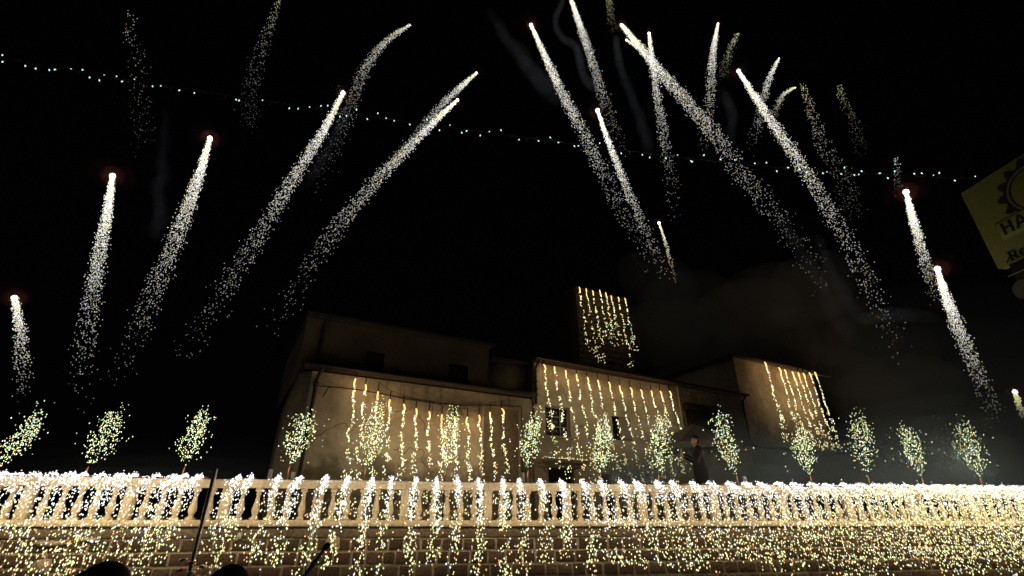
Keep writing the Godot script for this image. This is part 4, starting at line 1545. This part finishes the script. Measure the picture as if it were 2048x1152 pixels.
# a spent trail of smoke in the sky
func smoke_trail(label: String, away: float, way: Array, r0: float, r1: float, density: float) -> void:
	var c := Curve3D.new()
	for q in way:
		c.add_point(at(q[0], q[1], away))
	for i in range(1, way.size() - 1):
		var d := (c.get_point_position(i + 1) - c.get_point_position(i - 1)) / 6.0
		c.set_point_in(i, -d)
		c.set_point_out(i, d)
	var p := c.get_point_position(0)
	var t := thing("smoke_trail", label, "smoke", p, 0.0, "smoke trails of spent comets")
	t.set_meta("kind", "stuff")
	var long := c.get_baked_length()
	var s := 0.0
	while s < long:
		var r := lerpf(r0, r1, s / long) * rng.randf_range(0.75, 1.1)
		var q := c.sample_baked(s)
		var y := (c.sample_baked(minf(s + 0.2, long)) - c.sample_baked(maxf(s - 0.2, 0.0))).normalized()
		var x := y.cross(Vector3.BACK).normalized()
		mist(t, q - p + Vector3(rng.randfn(0, r * 0.22), 0, rng.randfn(0, r * 0.22)), Vector3(r * 2.0, r * rng.randf_range(3.6, 6.0), r * 2.0), density * 0.30, Color(0.8, 0.84, 0.95), Basis(x, y, x.cross(y)))
		s += r * 1.1

func smoke() -> void:
	smoke_bank("low pale smoke drifting behind the rail at the right end", [[2010, 955, 14.9, 6.5, 1.2, 1.8, 0.55], [1880, 960, 14.7, 5.0, 0.9, 1.6, 0.5], [1765, 962, 14.4, 4.0, 0.7, 1.3, 0.34], [2040, 900, 16.4, 8.0, 3.0, 2.4, 0.13]])
	smoke_bank("pale smoke behind the rail between the gazebo and the low annexe", [[1490, 955, 14.0, 3.2, 0.8, 1.3, 0.5], [1560, 955, 14.2, 3.0, 0.7, 1.2, 0.18]])
	smoke_bank("small puff of pale smoke behind the rail left of the gazebo", [[1285, 955, 13.4, 1.7, 0.6, 0.9, 0.8], [1245, 960, 13.3, 1.2, 0.4, 0.7, 0.3]])
	smoke_bank("thin smoke low behind the rail over the dark ground on the left", [[250, 955, 11.6, 6.0, 0.5, 0.8, 0.06]])
	var t := thing("smoke_bank", "dim wide smoke hanging over the roofs between tower and rear block", "smoke")
	t.set_meta("kind", "stuff")
	for q in [[1370, 700], [1440, 690], [1520, 680], [1600, 690], [1300, 650], [1380, 630], [1480, 620], [1580, 610], [1680, 650], [1740, 720], [1800, 770], [1700, 790], [1660, 560], [1330, 560]]:
		mist(t, at(q[0] + rng.randf_range(-20, 20), q[1] + rng.randf_range(-20, 20), rng.randf_range(31.5, 34.5)), Vector3(rng.randf_range(6, 10), rng.randf_range(4, 7), 6.0), rng.randf_range(0.025, 0.045), Color(0.92, 0.9, 0.88), Basis(Vector3.BACK, rng.randf_range(-0.6, 0.6)))
	smoke_trail("grey smoke trail left of the fan's first comet", 30, [[985, 30], [1010, 75], [1040, 110], [1065, 150], [1105, 190]], 0.5, 0.85, 0.16)
	smoke_trail("thin wavering smoke trail between the first two comets of the fan", 30, [[1125, 2], [1110, 45], [1125, 75], [1152, 95], [1165, 150], [1185, 175]], 0.3, 0.45, 0.35)
	smoke_trail("smoke trail beneath the long crossing comet", 30, [[1575, 455], [1600, 500], [1640, 560], [1670, 620], [1700, 660]], 0.45, 0.7, 0.25)
	smoke_trail("smoke trail that curls over at the lower right of the fan", 29, [[1640, 480], [1660, 540], [1690, 600], [1725, 635], [1775, 628], [1830, 634]], 0.35, 0.55, 0.30)
	smoke_trail("smoke trail hanging beside the third comet from the left", 30, [[330, 230], [326, 300], [320, 370], [316, 470]], 0.35, 0.55, 0.20)
	smoke_trail("smoke trail below the faint curling comet", 31, [[705, 190], [685, 240], [655, 300], [615, 360]], 0.3, 0.6, 0.22)
	smoke_trail("smoke trail right of the fan's second comet", 30, [[1233, 80], [1240, 130], [1262, 190], [1285, 250], [1300, 300]], 0.35, 0.5, 0.22)
	smoke_trail("puffy smoke below the upright comet's wisp", 31, [[1450, 190], [1462, 230], [1458, 280]], 0.45, 0.55, 0.16)
